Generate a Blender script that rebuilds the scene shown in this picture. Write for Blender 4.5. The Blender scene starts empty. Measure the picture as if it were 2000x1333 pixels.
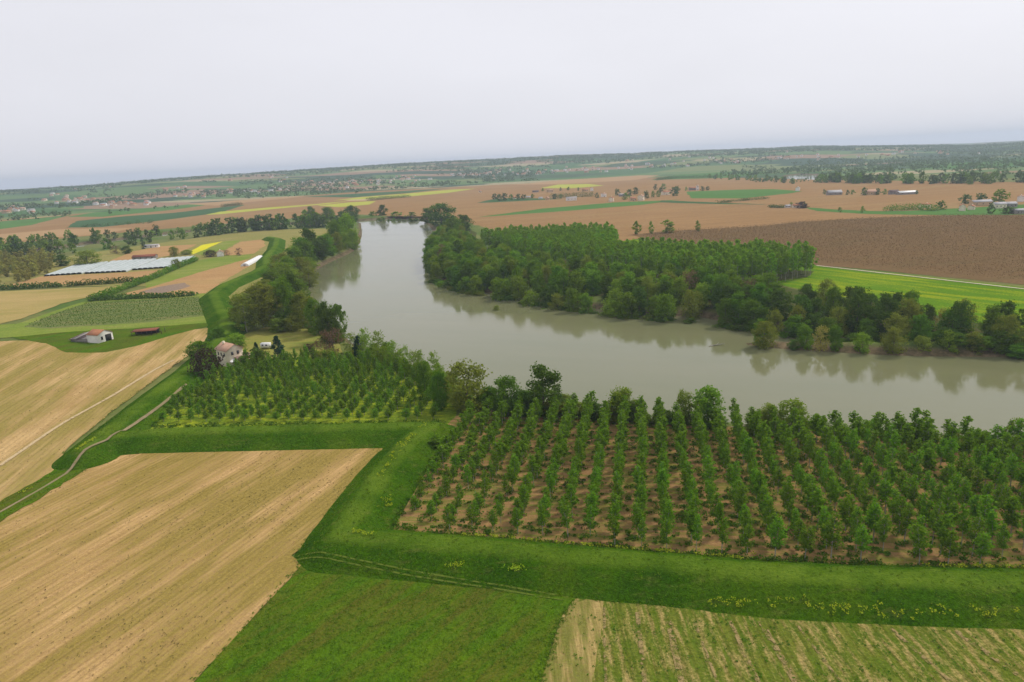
import bpy, math, random
import numpy as np
from mathutils import Matrix, Vector

# ------------------------------------------------------------------ camera
random.seed(7); rng = np.random.default_rng(7)
sc = bpy.context.scene
COL = sc.collection
FPX, CAMH = 1351.0, 80.0
PITCH, ROLL = math.atan(351.0 / FPX), math.atan(0.049)
F = np.array([0, math.cos(PITCH), -math.sin(PITCH)])
R0 = np.array([1.0, 0, 0]); U0 = np.cross(R0, F)
R = R0 * math.cos(ROLL) - U0 * math.sin(ROLL)
U = U0 * math.cos(ROLL) + R0 * math.sin(ROLL)
cam = bpy.data.cameras.new('camera'); camo = bpy.data.objects.new('camera', cam); COL.objects.link(camo)
cam.sensor_width = 36; cam.lens = FPX / 2000 * 36; cam.clip_start = 1; cam.clip_end = 60000
M = Matrix.Identity(4)
for i in range(3):
    M[i][0], M[i][1], M[i][2] = R[i], U[i], -F[i]
M[2][3] = CAMH
camo.matrix_world = M
sc.camera = camo

# ------------------------------------------------------------------ sky, sun, exposure
SUN_AZ, SUN_EL = math.radians(52), math.radians(47)      # to the right, a little behind the scene
wd = bpy.data.worlds.new('World'); sc.world = wd; wd.use_nodes = True
nt = wd.node_tree; nt.nodes.clear()
out = nt.nodes.new('ShaderNodeOutputWorld'); bg = nt.nodes.new('ShaderNodeBackground')
sky = nt.nodes.new('ShaderNodeTexSky'); sky.sky_type = 'NISHITA'; sky.sun_disc = False
sky.sun_elevation = SUN_EL; sky.sun_rotation = SUN_AZ
sky.altitude = 100; sky.air_density = 1.0; sky.dust_density = 4.0
bg.inputs['Strength'].default_value = 0.10
hs = nt.nodes.new('ShaderNodeHueSaturation'); hs.inputs['Saturation'].default_value = 0.35
mx = nt.nodes.new('ShaderNodeMix'); mx.data_type = 'RGBA'; mx.inputs[0].default_value = 0.86
mx.inputs[7].default_value = (8.8, 8.8, 9.4, 1)       # veil of high thin cloud
nt.links.new(sky.outputs[0], hs.inputs['Color']); nt.links.new(hs.outputs[0], mx.inputs[6])
tcw = nt.nodes.new('ShaderNodeTexCoord'); mpw = nt.nodes.new('ShaderNodeMapping'); mpw.inputs['Scale'].default_value = (1, 1, 3.5)
nzw = nt.nodes.new('ShaderNodeTexNoise'); nzw.inputs['Scale'].default_value = 1.6; nzw.inputs['Detail'].default_value = 4
rpw = nt.nodes.new('ShaderNodeMapRange'); rpw.inputs[1].default_value = .3; rpw.inputs[2].default_value = .7; rpw.inputs[3].default_value = .955; rpw.inputs[4].default_value = 1.045
mlw = nt.nodes.new('ShaderNodeVectorMath'); mlw.operation = 'SCALE'
nt.links.new(tcw.outputs['Generated'], mpw.inputs[0]); nt.links.new(mpw.outputs[0], nzw.inputs['Vector']); nt.links.new(nzw.outputs['Fac'], rpw.inputs[0])
nt.links.new(mx.outputs[2], mlw.inputs[0]); nt.links.new(rpw.outputs[0], mlw.inputs['Scale'])
nt.links.new(mlw.outputs[0], bg.inputs[0]); nt.links.new(bg.outputs[0], out.inputs[0])
sun = bpy.data.lights.new('sun', 'SUN'); sun.energy = 2.6; sun.angle = math.radians(7); sun.color = (1, .94, .84)
suno = bpy.data.objects.new('sun', sun); COL.objects.link(suno)
sd = Vector((math.sin(SUN_AZ) * math.cos(SUN_EL), math.cos(SUN_AZ) * math.cos(SUN_EL), math.sin(SUN_EL)))
suno.rotation_euler = sd.to_track_quat('Z', 'Y').to_euler(); suno.location = (0, 0, 300)
sc.view_settings.view_transform = 'Standard'; sc.view_settings.look = 'None'
sc.view_settings.exposure = 0.0; sc.view_settings.gamma = 1.0
sc.cycles.max_bounces = 5; sc.cycles.diffuse_bounces = 2; sc.cycles.glossy_bounces = 2
sc.cycles.transmission_bounces = 3; sc.cycles.volume_bounces = 0; sc.cycles.transparent_max_bounces = 4
sc.cycles.use_denoising = True; sc.cycles.caustics_reflective = False; sc.cycles.caustics_refractive = False

# ------------------------------------------------------------------ helpers
def up(px, py, z=0.0):
    """point at height z on the sight line of a photograph position"""
    d = F + (px - 1000) / FPX * R + (666.5 - py) / FPX * U
    t = (z - CAMH) / d[2]
    return np.array([d[0] * t, d[1] * t, z])
def upl(pts, z=0.0): return np.array([up(x, y, z)[:2] for x, y in pts])
def metres(px, py): return float(np.dot(up(px, py) - (0, 0, CAMH), F)) / FPX      # metres per photograph pixel there
def dir_of(a, b):
    v = up(*b) - up(*a); return math.atan2(v[1], v[0])
def inpoly(x, y, poly):
    r = np.zeros(np.shape(x), bool); n = len(poly)
    for i in range(n):
        x0, y0 = poly[i]; x1, y1 = poly[(i + 1) % n]
        if y0 == y1: continue
        r ^= ((y0 > y) != (y1 > y)) & (x < (x1 - x0) * (y - y0) / (y1 - y0) + x0)
    return r
def dist_line(x, y, line, closed=False):
    d = np.full(np.shape(x), 1e9); n = len(line)
    for i in range(n if closed else n - 1):
        ax, ay = line[i]; bx, by = line[(i + 1) % n]
        dx, dy = bx - ax, by - ay
        t = np.clip(((x - ax) * dx + (y - ay) * dy) / (dx * dx + dy * dy + 1e-9), 0, 1)
        d = np.minimum(d, np.hypot(x - ax - t * dx, y - ay - t * dy))
    return d
def sstep(a, b, x):
    t = np.clip((x - a) / (b - a), 0, 1); return t * t * (3 - 2 * t)
def smooth_noise(x, y, s, seed=0):
    x = np.asarray(x, float) / s; y = np.asarray(y, float) / s
    ix = np.floor(x).astype(np.int64); iy = np.floor(y).astype(np.int64); fx = x - ix; fy = y - iy
    def h(a, b):
        n = (a * 374761393 + b * 668265263 + seed * 144665) & 0x7fffffff
        n = ((n ^ (n >> 13)) * 1274126177) & 0x7fffffff
        return (n & 0xffff) / 65535.0
    fx = fx * fx * (3 - 2 * fx); fy = fy * fy * (3 - 2 * fy)
    return (h(ix, iy) * (1 - fx) + h(ix + 1, iy) * fx) * (1 - fy) + (h(ix, iy + 1) * (1 - fx) + h(ix + 1, iy + 1) * fx) * fy
def fbm(x, y, s, seed=0): return (smooth_noise(x, y, s, seed) + .5 * smooth_noise(x, y, s / 2.1, seed + 3) + .25 * smooth_noise(x, y, s / 4.3, seed + 5)) / 1.75

def mesh_data(name, V, parts, mats):
    """parts: list of (faces array n x k, material index)"""
    me = bpy.data.meshes.new(name); V = np.asarray(V, np.float32)
    me.vertices.add(len(V)); me.vertices.foreach_set('co', V.ravel())
    loops, starts, idx, n = [], [], [], 0
    for f, mi in parts:
        f = np.asarray(f, np.int32)
        if not len(f): continue
        k = f.shape[1]; loops.append(f.ravel()); starts.append(n + np.arange(len(f)) * k); idx.append(np.full(len(f), mi, np.int32)); n += f.size
    me.loops.add(n); me.loops.foreach_set('vertex_index', np.concatenate(loops))
    st = np.concatenate(starts).astype(np.int32)
    me.polygons.add(len(st)); me.polygons.foreach_set('loop_start', st)
    me.polygons.foreach_set('material_index', np.concatenate(idx))
    for m in mats: me.materials.append(m)
    me.update(calc_edges=True); me.validate()
    return me
def link(name, me, parent=None, **props):
    o = bpy.data.objects.new(name, me); COL.objects.link(o)
    if parent is not None: o.parent = parent
    for k, v in props.items(): o[k] = v
    return o
def ngon(name, xy, z, mat, **props):
    V = np.column_stack([xy, np.full(len(xy), z)])
    a = xy; area = np.sum(a[:, 0] * np.roll(a[:, 1], -1) - np.roll(a[:, 0], -1) * a[:, 1])
    idx = np.arange(len(xy))[None, :]
    if area < 0: idx = idx[:, ::-1]
    return link(name, mesh_data(name, V, [(idx, 0)], [mat]), **props)
def resample(xy, closed=True, rag=.4):
    o = []; n = len(xy)
    for i in range(n if closed else n - 1):
        a, b = xy[i], xy[(i + 1) % n]; L = np.hypot(*(b - a)); D = np.hypot(*((a + b) / 2))
        k = max(1, int(L / max(1.5, D * .008)))
        for j in range(min(k, 200)): o.append(a + (b - a) * j / min(k, 200))
    if not closed: o.append(xy[-1])
    o = np.array(o); D = np.hypot(o[:, 0], o[:, 1])
    j = rng.normal(0, 1, o.shape) * (rag * np.clip(D / 300, .6, 2.0))[:, None]
    j = (j + np.roll(j, 1, 0)) / 2
    return o + j

# ------------------------------------------------------------------ materials
def new_mat(name):
    m = bpy.data.materials.new(name); m.use_nodes = True; t = m.node_tree; t.nodes.clear()
    o = t.nodes.new('ShaderNodeOutputMaterial'); return m, t, o
def N(t, kind, **kw):
    n = t.nodes.new('ShaderNode' + kind)
    for k, v in kw.items():
        if hasattr(n, k): setattr(n, k, v)
        else: n.inputs[k].default_value = v
    return n
def L(t, a, b): t.links.new(a, b)
def c4(c): return (c[0], c[1], c[2], 1)
def ramp(t, fac, stops, interp='LINEAR'):
    r = t.nodes.new('ShaderNodeValToRGB'); r.color_ramp.interpolation = interp
    e = r.color_ramp.elements
    while len(e) > 1: e.remove(e[-1])
    e[0].position, e[0].color = stops[0][0], c4(stops[0][1])
    for p, c in stops[1:]:
        x = e.new(p); x.color = c4(c)
    if fac is not None: L(t, fac, r.inputs[0])
    return r
def mixc(t, fac, a, b, blend='MIX'):
    m = t.nodes.new('ShaderNodeMix'); m.data_type = 'RGBA'; m.blend_type = blend
    for s, v in ((m.inputs[0], fac), (m.inputs[6], a), (m.inputs[7], b)):
        if isinstance(v, (int, float)): s.default_value = v
        elif isinstance(v, tuple): s.default_value = c4(v)
        else: L(t, v, s)
    return m.outputs[2]
def math_n(t, op, a, b=0.0, clamp=False):
    m = t.nodes.new('ShaderNodeMath'); m.operation = op; m.use_clamp = clamp
    for s, v in ((m.inputs[0], a), (m.inputs[1], b)):
        if isinstance(v, (int, float)): s.default_value = v
        else: L(t, v, s)
    return m.outputs[0]
def noise(t, vec, scale, detail=3, rough=.55):
    n = N(t, 'TexNoise'); n.inputs['Scale'].default_value = scale; n.inputs['Detail'].default_value = detail; n.inputs['Roughness'].default_value = rough
    if vec is not None: L(t, vec, n.inputs['Vector'])
    return n.outputs['Fac']
def mapped(t, ang, sx, sy):
    g = N(t, 'NewGeometry'); m = N(t, 'Mapping'); m.vector_type = 'TEXTURE'
    m.inputs['Rotation'].default_value = (0, 0, ang); m.inputs['Scale'].default_value = (sx, sy, 1)
    L(t, g.outputs['Position'], m.inputs['Vector']); return m.outputs[0]
def surf(t, o, col, rough=.95, bump=None, bstr=.4, bdist=.3, spec=.15):
    b = N(t, 'BsdfPrincipled'); L(t, col, b.inputs['Base Color']) if not isinstance(col, tuple) else setattr(b.inputs['Base Color'], 'default_value', c4(col))
    b.inputs['Roughness'].default_value = rough; b.inputs['Specular IOR Level'].default_value = spec
    if bump is not None:
        bp = N(t, 'Bump'); bp.inputs['Strength'].default_value = bstr; bp.inputs['Distance'].default_value = bdist
        L(t, bump, bp.inputs['Height']); L(t, bp.outputs[0], b.inputs['Normal'])
    L(t, b.outputs[0], o.inputs[0]); return b
MATS = {}
def field_mat(name, a, b, c=None, ang=0.0, row=1.2, patch=40.0, fine=.5, csh=.5, ccov=.5, spk=0.0, bstr=.5, rowmix=.5, contrast=.25, tram=0.0, tdark=.25):
    """two soil/crop tones drawn out along the drill rows, patches of a third, fine speckle"""
    m, t, o = new_mat(name)
    vr = mapped(t, ang, row * 16, row)                         # drawn out along ang
    geo = N(t, 'NewGeometry').outputs['Position']
    n1 = noise(t, geo, 1 / patch, 4, .6); n2 = noise(t, vr, 1.0, 4, .65); n3 = noise(t, geo, 1 / fine, 3, .7)
    f = math_n(t, 'ADD', math_n(t, 'MULTIPLY', n2, rowmix), math_n(t, 'MULTIPLY', n1, 1 - rowmix))
    col = ramp(t, f, [(.36, a), (.64, b)]).outputs[0]
    if c is not None:
        vp = mapped(t, ang, patch * 2.2, patch * .35)
        k = math_n(t, 'ADD', math_n(t, 'MULTIPLY', noise(t, vp, 1.0, 5, .62), .75), math_n(t, 'MULTIPLY', n3, .25))
        k = ramp(t, k, [(ccov - .05, (0, 0, 0)), (ccov + .09, (1, 1, 1))]).outputs[0]
        col = mixc(t, math_n(t, 'MULTIPLY', k, csh), col, c)
    br = ramp(t, n3, [(.25, (1 - contrast,) * 3), (.75, (1 + contrast,) * 3)]).outputs[0]
    col = mixc(t, 1.0, col, br, 'MULTIPLY')
    if tram:
        vt = N(t, 'SeparateXYZ'); L(t, mapped(t, ang, 1, 1), vt.inputs[0])
        yy = math_n(t, 'ADD', vt.outputs['Y'], math_n(t, 'MULTIPLY', noise(t, mapped(t, ang, 25, 4), 1.0, 2), .5))
        w1 = math_n(t, 'SINE', math_n(t, 'MULTIPLY', yy, 6.283 / tram)); w2 = math_n(t, 'SINE', math_n(t, 'MULTIPLY', yy, 6.283 / (tram * 5.3)))
        k1 = math_n(t, 'MULTIPLY', ramp(t, w1, [(.1, (0,) * 3), (.95, (1,) * 3)]).outputs[0], ramp(t, n1, [(.35, (.15,) * 3), (.6, (1,) * 3)]).outputs[0])
        k2 = ramp(t, w2, [(.965, (0,) * 3), (1.0, (1,) * 3)]).outputs[0]
        kk = math_n(t, 'MULTIPLY', math_n(t, 'MAXIMUM', k1, k2), tdark)
        col = mixc(t, kk, col, mixc(t, 1.0, col, (.42, .42, .32), 'MULTIPLY'))
    if spk:
        v = N(t, 'TexVoronoi'); v.inputs['Scale'].default_value = .45; L(t, geo, v.inputs['Vector'])
        s = ramp(t, math_n(t, 'ADD', v.outputs['Distance'], math_n(t, 'MULTIPLY', n3, .35)), [(.25, (1, 1, 1)), (.36, (0, 0, 0))]).outputs[0]
        s = math_n(t, 'MULTIPLY', s, math_n(t, 'MULTIPLY', ramp(t, n1, [(.4, (0,) * 3), (.6, (1,) * 3)]).outputs[0], spk))
        col = mixc(t, s, col, (.09, .075, .03))
    surf(t, o, col, 1.0, math_n(t, 'ADD', n3, math_n(t, 'MULTIPLY', n2, .8)), bstr, .25, 0.0)
    MATS[name] = m; return m
def leaf_mat(name, a, b, c=None, trans=.35):
    m, t, o = new_mat(name)
    oi = N(t, 'ObjectInfo'); g = N(t, 'NewGeometry')
    col = mixc(t, g.outputs['Random Per Island'], a, b)
    if c is not None:
        nz = noise(t, g.outputs['Position'], .045, 2)
        col = mixc(t, ramp(t, nz, [(.42, (0,) * 3), (.62, (1,) * 3)]).outputs[0], col, c)
    v = N(t, 'HueSaturation'); L(t, col, v.inputs['Color'])
    L(t, math_n(t, 'ADD', math_n(t, 'MULTIPLY', oi.outputs['Random'], .024), .488), v.inputs['Hue'])
    L(t, math_n(t, 'ADD', math_n(t, 'MULTIPLY', oi.outputs['Random'], .4), .95), v.inputs['Value'])
    d = N(t, 'BsdfDiffuse'); tr = N(t, 'BsdfTranslucent'); ms = N(t, 'MixShader'); ms.inputs[0].default_value = trans
    L(t, v.outputs[0], d.inputs[0]); L(t, v.outputs[0], tr.inputs[0])
    L(t, d.outputs[0], ms.inputs[1]); L(t, tr.outputs[0], ms.inputs[2]); L(t, ms.outputs[0], o.inputs[0])
    MATS[name] = m; return m
def plain(name, c, rough=.85, var=.2, scale=1.5, c2=None, spec=.2, bstr=.2):
    m, t, o = new_mat(name); tc = N(t, 'TexCoord'); n = noise(t, tc.outputs['Object'], scale, 4, .65)
    c2 = c2 or tuple(x * (1 - 2 * var) for x in c)
    col = ramp(t, n, [(.3, c2), (.7, c)]).outputs[0]
    surf(t, o, col, rough, n, bstr, .1, spec); MATS[name] = m; return m

# ------------------------------------------------------------------ the lie of the land
river_px = [(705, 431), (828, 429), (836, 440), (846, 452), (832, 480), (827, 500), (832, 522), (850, 545), (885, 560), (930, 570), (1000, 581), (1100, 597),
            (1200, 609), (1300, 618), (1370, 620), (1420, 632), (1500, 641), (1560, 645), (1640, 650), (1720, 658), (1790, 668), (1780, 676), (1720, 675), (1640, 674), (1560, 671), (1490, 668),
            (1455, 670), (1455, 674), (1490, 679), (1560, 685), (1640, 690), (1790, 697), (2000, 699), (2500, 702),
            (2600, 960), (2300, 900), (2000, 868), (1700, 848), (1400, 830), (1250, 822), (1100, 808), (980, 792), (900, 765), (840, 735), (760, 702), (690, 672), (655, 640),
            (620, 595), (590, 560), (600, 540), (640, 515), (690, 492), (704, 475), (708, 455)]
river = upl(river_px, -4)
arm_line = upl([(770, 430), (700, 434), (600, 439), (462, 447), (365, 455), (320, 461), (185, 478), (110, 488), (0, 505), (-200, 535), (-600, 590)], -4)
lake = upl([(1528, 357), (1535, 344), (1560, 341), (1595, 342), (1592, 357), (1560, 358)], -4)
AZX = np.degrees(np.arctan((np.array([-900, -400, 0, 125, 250, 375, 500, 650, 775, 900, 1000, 1100, 1250, 1400, 1550, 1700, 1850, 1925, 2000, 2400, 2900]) - 1000) / 1300.0))
CRZ = np.array([45, 45, 45, 45, 50, 67, 73, 84, 94, 95, 94, 97, 86, 80, 74, 52, 30, 33, 38, 45, 45.])
FOOT = np.array([2200, 2150, 2050, 2050, 2100, 2200, 2350, 2450, 2600, 2750, 2850, 2950, 3000, 3000, 3100, 3300, 3400, 3300, 3200, 3200, 3200.])
def hills(x, y):
    r = np.hypot(x, y); az = np.degrees(np.arctan2(x, y))
    H = np.interp(az, AZX, CRZ); ft = np.interp(az, AZX, FOOT)
    k = sstep(ft, 5200.0, r)
    roll = (fbm(x, y, 900, 2) - .5) * 42 * sstep(ft, ft + 900, r) * (1 - .75 * sstep(4200, 5000, r))
    back = H + (fbm(x, y, 2200, 8) - .5) * 14 * sstep(5200, 6500, r)
    h = np.where(r < 5200, H * k ** .8 + roll + (fbm(x, y, 350, 4) - .5) * 8 * k, back + (fbm(x, y, 350, 4) - .5) * 8) - 12 * sstep(5600, 9000, r)
    return np.where(az < 200, np.maximum(h, 0) * sstep(ft - 1, ft + 350, r), 0)
def ground_z(x, y):
    x = np.asarray(x, float); y = np.asarray(y, float)
    z = hills(x, y)
    for poly in (river, lake):
        ins = inpoly(x, y, poly); d = dist_line(x, y, poly, True)
        zz = np.where(ins, -4 - np.minimum(d, 8) * .5, -4 + 4 * sstep(0, 9, d) - 0.0)
        z = np.where((d < 9) | ins, zz, z)
    d = dist_line(x, y, arm_line) - 26
    z = np.where(d < 9, np.minimum(z, np.where(d < 0, -4 - np.minimum(-d, 8) * .5, -4 + 4 * sstep(0, 9, d))), z)
    return z
# levee crest lines (height of crest 3.5 m)
LEV_H = 4.0
crest_lines = [
    upl([(662, 1043), (710, 1046), (800, 1053), (950, 1065), (1100, 1079), (1300, 1095), (1500, 1114), (1750, 1125), (2000, 1130), (2400, 1140)], LEV_H),
    upl([(838, 828), (790, 868), (758, 906), (728, 945), (698, 990), (674, 1022), (662, 1043)], LEV_H),
    upl([(205, 850), (300, 841), (550, 835), (700, 831), (838, 828)], LEV_H),
    upl([(168, 872), (215, 835), (270, 792), (330, 745), (385, 705), (425, 668), (440, 640), (440, 620), (425, 592), (415, 572), (440, 553), (500, 528), (520, 516), (520, 502), (538, 480), (541, 465), (525, 462)], LEV_H),
]
def levee_h(x, y):
    d = np.min([dist_line(x, y, c) for c in crest_lines], axis=0)
    d = d + (fbm(x, y, 9, 31) - .5) * .5
    t = np.clip((9.8 - d) / 8.2, -.25, 1)
    return LEV_H * np.where(t > 0, t * (1 + .12 * np.sin(t * math.pi)) - .06 * t ** 8, t * .6)

# ------------------------------------------------------------------ ground, water
g0 = lambda a, b: (a, b)
m, t, o = new_mat('ground'); MATS['ground'] = m
geo = N(t, 'NewGeometry').outputs['Position']
n1 = noise(t, geo, .012, 4); n2 = noise(t, geo, .25, 4, .7)
near = ramp(t, n1, [(.35, (.075, .13, .022)), (.6, (.15, .16, .045))]).outputs[0]
wp = N(t, 'Mapping'); wp.inputs['Rotation'].default_value = (0, 0, .5); wp.inputs['Scale'].default_value = (1 / 420, 1 / 200, 0); L(t, geo, wp.inputs['Vector'])
vo = N(t, 'TexVoronoi'); vo.inputs['Scale'].default_value = 1; vo.inputs['Randomness'].default_value = .9; vo.distance = 'CHEBYCHEV'; L(t, wp.outputs[0], vo.inputs['Vector'])
sx = N(t, 'SeparateColor'); L(t, vo.outputs['Color'], sx.inputs[0])
far = ramp(t, sx.outputs[0], [(0, (.035, .075, .03)), (.2, (.06, .13, .035)), (.38, (.10, .17, .045)), (.55, (.16, .19, .06)), (.68, (.26, .17, .10)), (.8, (.05, .09, .03)), (.9, (.32, .27, .15))], 'CONSTANT').outputs[0]
ln = N(t, 'VectorMath', operation='LENGTH'); L(t, geo, ln.inputs[0])
k = math_n(t, 'DIVIDE', math_n(t, 'SUBTRACT', ln.outputs['Value'], 1900.0), 200.0, True)
col = mixc(t, k, near, far)
sp = N(t, 'SeparateXYZ'); L(t, geo, sp.inputs[0])
bank = math_n(t, 'DIVIDE', math_n(t, 'SUBTRACT', -.8, sp.outputs['Z']), 1.6, True)
col = mixc(t, bank, col, ramp(t, n2, [(.35, (.075, .065, .03)), (.65, (.17, .125, .07))]).outputs[0])
col = mixc(t, 1.0, col, ramp(t, n2, [(.25, (.72,) * 3), (.75, (1.25,) * 3)]).outputs[0], 'MULTIPLY')
surf(t, o, col, 1, n2, .5, .4, .05)
azs = np.radians(np.concatenate([np.linspace(-88, -46, 16), np.linspace(-44, 44, 440), np.linspace(46, 88, 16)]))
rs = np.concatenate([[1, 30, 60, 90], np.linspace(110, 900, 230), np.geomspace(915, 12000, 130)])
A, RR = np.meshgrid(azs, rs); X = RR * np.sin(A); Y = RR * np.cos(A); Z = ground_z(X, Y)
nr, nc = X.shape; ii = (np.arange(nr - 1)[:, None] * nc + np.arange(nc - 1)[None, :]).ravel()
gm = mesh_data('ground', np.column_stack([X.ravel(), Y.ravel(), Z.ravel()]), [(np.column_stack([ii, ii + 1, ii + nc + 1, ii + nc]), 0)], [MATS['ground']])
gm.polygons.foreach_set('use_smooth', np.ones(len(gm.polygons), bool))
link('ground', gm, kind='structure')

m, t, o = new_mat('river_water'); MATS['water'] = m
wv = mapped(t, math.radians(-15), 5.0, 1.3); wl = mapped(t, math.radians(-20), 160, 45)
nb = noise(t, wv, 1.0, 3, .6); nl = noise(t, wl, 1.0, 4, .6)
b = N(t, 'BsdfPrincipled')
L(t, ramp(t, nl, [(.3, (.142, .150, .072)), (.7, (.172, .168, .088))]).outputs[0], b.inputs['Base Color'])
b.inputs['IOR'].default_value = 1.33
L(t, ramp(t, nl, [(.35, (.05,) * 3), (.7, (.13,) * 3)]).outputs[0], b.inputs['Roughness'])
bp = N(t, 'Bump'); bp.inputs['Distance'].default_value = .05
L(t, ramp(t, nl, [(.35, (.06,) * 3), (.52, (.16,) * 3), (.7, (.42,) * 3)]).outputs[0], bp.inputs['Strength'])
L(t, nb, bp.inputs['Height']); L(t, bp.outputs[0], b.inputs['Normal']); L(t, b.outputs[0], o.inputs[0])
ngon('river_water', np.array([(-2600, 100.), (2600, 100), (2600, 2400), (-2600, 2400)]), -4.0, MATS['water'], kind='structure')

# ------------------------------------------------------------------ levee
m, t, o = new_mat('levee_grass'); MATS['levee'] = m
geo = N(t, 'NewGeometry').outputs['Position']
n1 = noise(t, geo, .07, 4, .6); n2 = noise(t, geo, 1.6, 4, .75); n3 = noise(t, geo, .5, 3, .6)
col = ramp(t, n1, [(.3, (.026, .075, .002)), (.5, (.042, .103, .003)), (.72, (.075, .128, .006))]).outputs[0]
dry = noise(t, mapped(t, .3, 9, 3), 1.0, 5, .7)
col = mixc(t, ramp(t, n3, [(.6, (0,) * 3), (.72, (.5,) * 3)]).outputs[0], col, (.10, .16, .012))
col = mixc(t, ramp(t, dry, [(.55, (0,) * 3), (.72, (.6,) * 3)]).outputs[0], col, (.13, .14, .03))
col = mixc(t, 1.0, col, ramp(t, n2, [(.25, (.45,) * 3), (.75, (1.55,) * 3)]).outputs[0], 'MULTIPLY')
n4 = noise(t, geo, 4.5, 3, .7)
col = mixc(t, 1.0, col, ramp(t, n4, [(.3, (.6,) * 3), (.7, (1.4,) * 3)]).outputs[0], 'MULTIPLY')
sp = N(t, 'SeparateXYZ'); L(t, geo, sp.inputs[0])                  # crest highlight painted into the grass colour, lighter by height
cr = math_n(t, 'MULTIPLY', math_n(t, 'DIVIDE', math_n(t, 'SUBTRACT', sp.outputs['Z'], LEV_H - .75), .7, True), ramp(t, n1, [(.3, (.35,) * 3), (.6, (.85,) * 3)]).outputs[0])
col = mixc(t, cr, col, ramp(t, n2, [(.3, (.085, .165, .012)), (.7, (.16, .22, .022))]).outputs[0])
surf(t, o, col, 1, math_n(t, 'ADD', n2, n3), 1.0, .5, 0.0)
allp = np.concatenate(crest_lines)
STEP = 1.0
xs = np.arange(allp[:, 0].min() - 14, min(allp[:, 0].max(), 210) + 14, STEP); ys = np.arange(allp[:, 1].min() - 14, allp[:, 1].max() + 14, STEP)
X, Y = np.meshgrid(xs, ys); dmin = np.min([dist_line(X, Y, c) for c in crest_lines], axis=0)
keep = dmin < 13; cell = keep[:-1, :-1] & keep[1:, :-1] & keep[:-1, 1:] & keep[1:, 1:]
LZ = levee_h(X, Y) + (smooth_noise(X, Y, 2.3, 9) - .5) * .25 * (dmin < 9)
idx = np.arange(X.size).reshape(X.shape); q = np.stack([idx[:-1, :-1][cell], idx[:-1, 1:][cell], idx[1:, 1:][cell], idx[1:, :-1][cell]], 1)
used, inv = np.unique(q, return_inverse=True)
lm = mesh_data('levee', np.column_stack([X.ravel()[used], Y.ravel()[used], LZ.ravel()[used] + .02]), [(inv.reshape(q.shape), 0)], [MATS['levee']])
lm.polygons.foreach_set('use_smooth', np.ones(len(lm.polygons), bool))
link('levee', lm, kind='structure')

# ------------------------------------------------------------------ fields
a_st = dir_of((60, 1333), (360, 1120)); a_rt = dir_of((1400, 1330), (1355, 1215))
a_pl = math.atan2(*reversed((up(1253, 420) - up(1253, 900))[:2])); a_lv = dir_of((60, 640), (400, 615))
TAN, TAN2, OLV = (.50, .335, .155), (.37, .235, .095), (.225, .185, .05)
field_mat('stubble', (.34, .215, .082), (.54, .35, .155), (.235, .18, .04), a_st, 1.1, 24, .5, .85, .455, .6, .8, .55, .34, tram=1.5, tdark=.28)
field_mat('stubble_left', (.35, .225, .09), (.54, .37, .17), (.225, .19, .042), dir_of((0, 950), (300, 700)), 2.0, 30, .6, .8, .48, .45, .7, .5, .3, tram=2.0, tdark=.25)
field_mat('meadow', (.050, .120, .005), (.085, .145, .007), (.095, .088, .014), .9, 7, 10, .45, .75, .50, 0, 1.0, .12, .45)
field_mat('sparse_crop', (.075, .125, .010), (.15, .16, .025), (.40, .275, .115), a_rt, .8, 3, .45, .65, .535, .3, .9, .5, .4, tram=1.6, tdark=.4)
field_mat('plantation_soil', (.34, .20, .085), (.25, .145, .062), (.13, .155, .022), a_pl + 1.57, 1.4, 4, .6, .85, .485, 0, .9, .4)
field_mat('plantation_weeds', (.09, .16, .014), (.15, .21, .016), (.32, .36, .02), a_pl + 1.57, 1.5, 5, .7, .8, .51, 0, .9, .5)
field_mat('straw_rows', (.22, .18, .05), (.42, .30, .12), (.12, .14, .022), a_rt, .5, 5, .5, .75, .47, 0, .8, .8, .3)
field_mat('lawn', (.20, .21, .04), (.26, .23, .06), (.10, .17, .025), 0, 2, 15, .8, .6, .55)
field_mat('green_strip', (.20, .24, .04), (.13, .20, .03), (.30, .27, .09), a_lv, 2, 30, 1, .6, .55)
field_mat('vineyard', (.10, .15, .04), (.17, .19, .06), (.28, .22, .10), a_lv, 1.3, 18, .8, .5, .56, 0, .9, .8)
field_mat('tan_green', (.40, .285, .12), (.31, .25, .08), (.22, .21, .05), a_lv, 3, 40, 1, .6, .52)
field_mat('brown_soil', (.42, .26, .115), (.33, .195, .085), (.30, .225, .08), a_lv, 3, 50, 1.5, .5, .55)
field_mat('grey_soil', (.27, .19, .13), (.22, .17, .13), None, a_lv, 3, 30, 1.5)
field_mat('olive_field', (.25, .22, .07), (.20, .20, .055), (.33, .25, .10), .5, 4, 60, 2, .5, .55)
field_mat('plain_soil', (.30, .182, .080), (.24, .143, .062), (.30, .215, .095), .25, 8, 140, 5, .6, .55, 0, .3, .6, .12)
field_mat('plain_soil_pale', (.38, .25, .125), (.33, .21, .10), None, .25, 8, 140, 5, .6, .55, 0, .3, .6, .1)
field_mat('orchard_floor', (.15, .098, .046), (.18, .113, .052), (.10, .10, .04), .25, 3, 40, 2, .4, .58)
field_mat('bright_green', (.105, .205, .010), (.08, .17, .010), (.30, .32, .012), dir_of((1560, 540), (1900, 580)), 2.2, 22, 1, .6, .52, 0, .8, .6)
field_mat('crop_green', (.09, .19, .045), (.07, .15, .035), None, .3, 6, 120, 4, contrast=.1)
field_mat('crop_dark', (.06, .125, .045), (.05, .10, .04), None, .3, 6, 120, 4, contrast=.1)
field_mat('rapeseed', (.62, .56, .02), (.50, .47, .03), None, .3, 4, 60, 2, contrast=.12)
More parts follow.
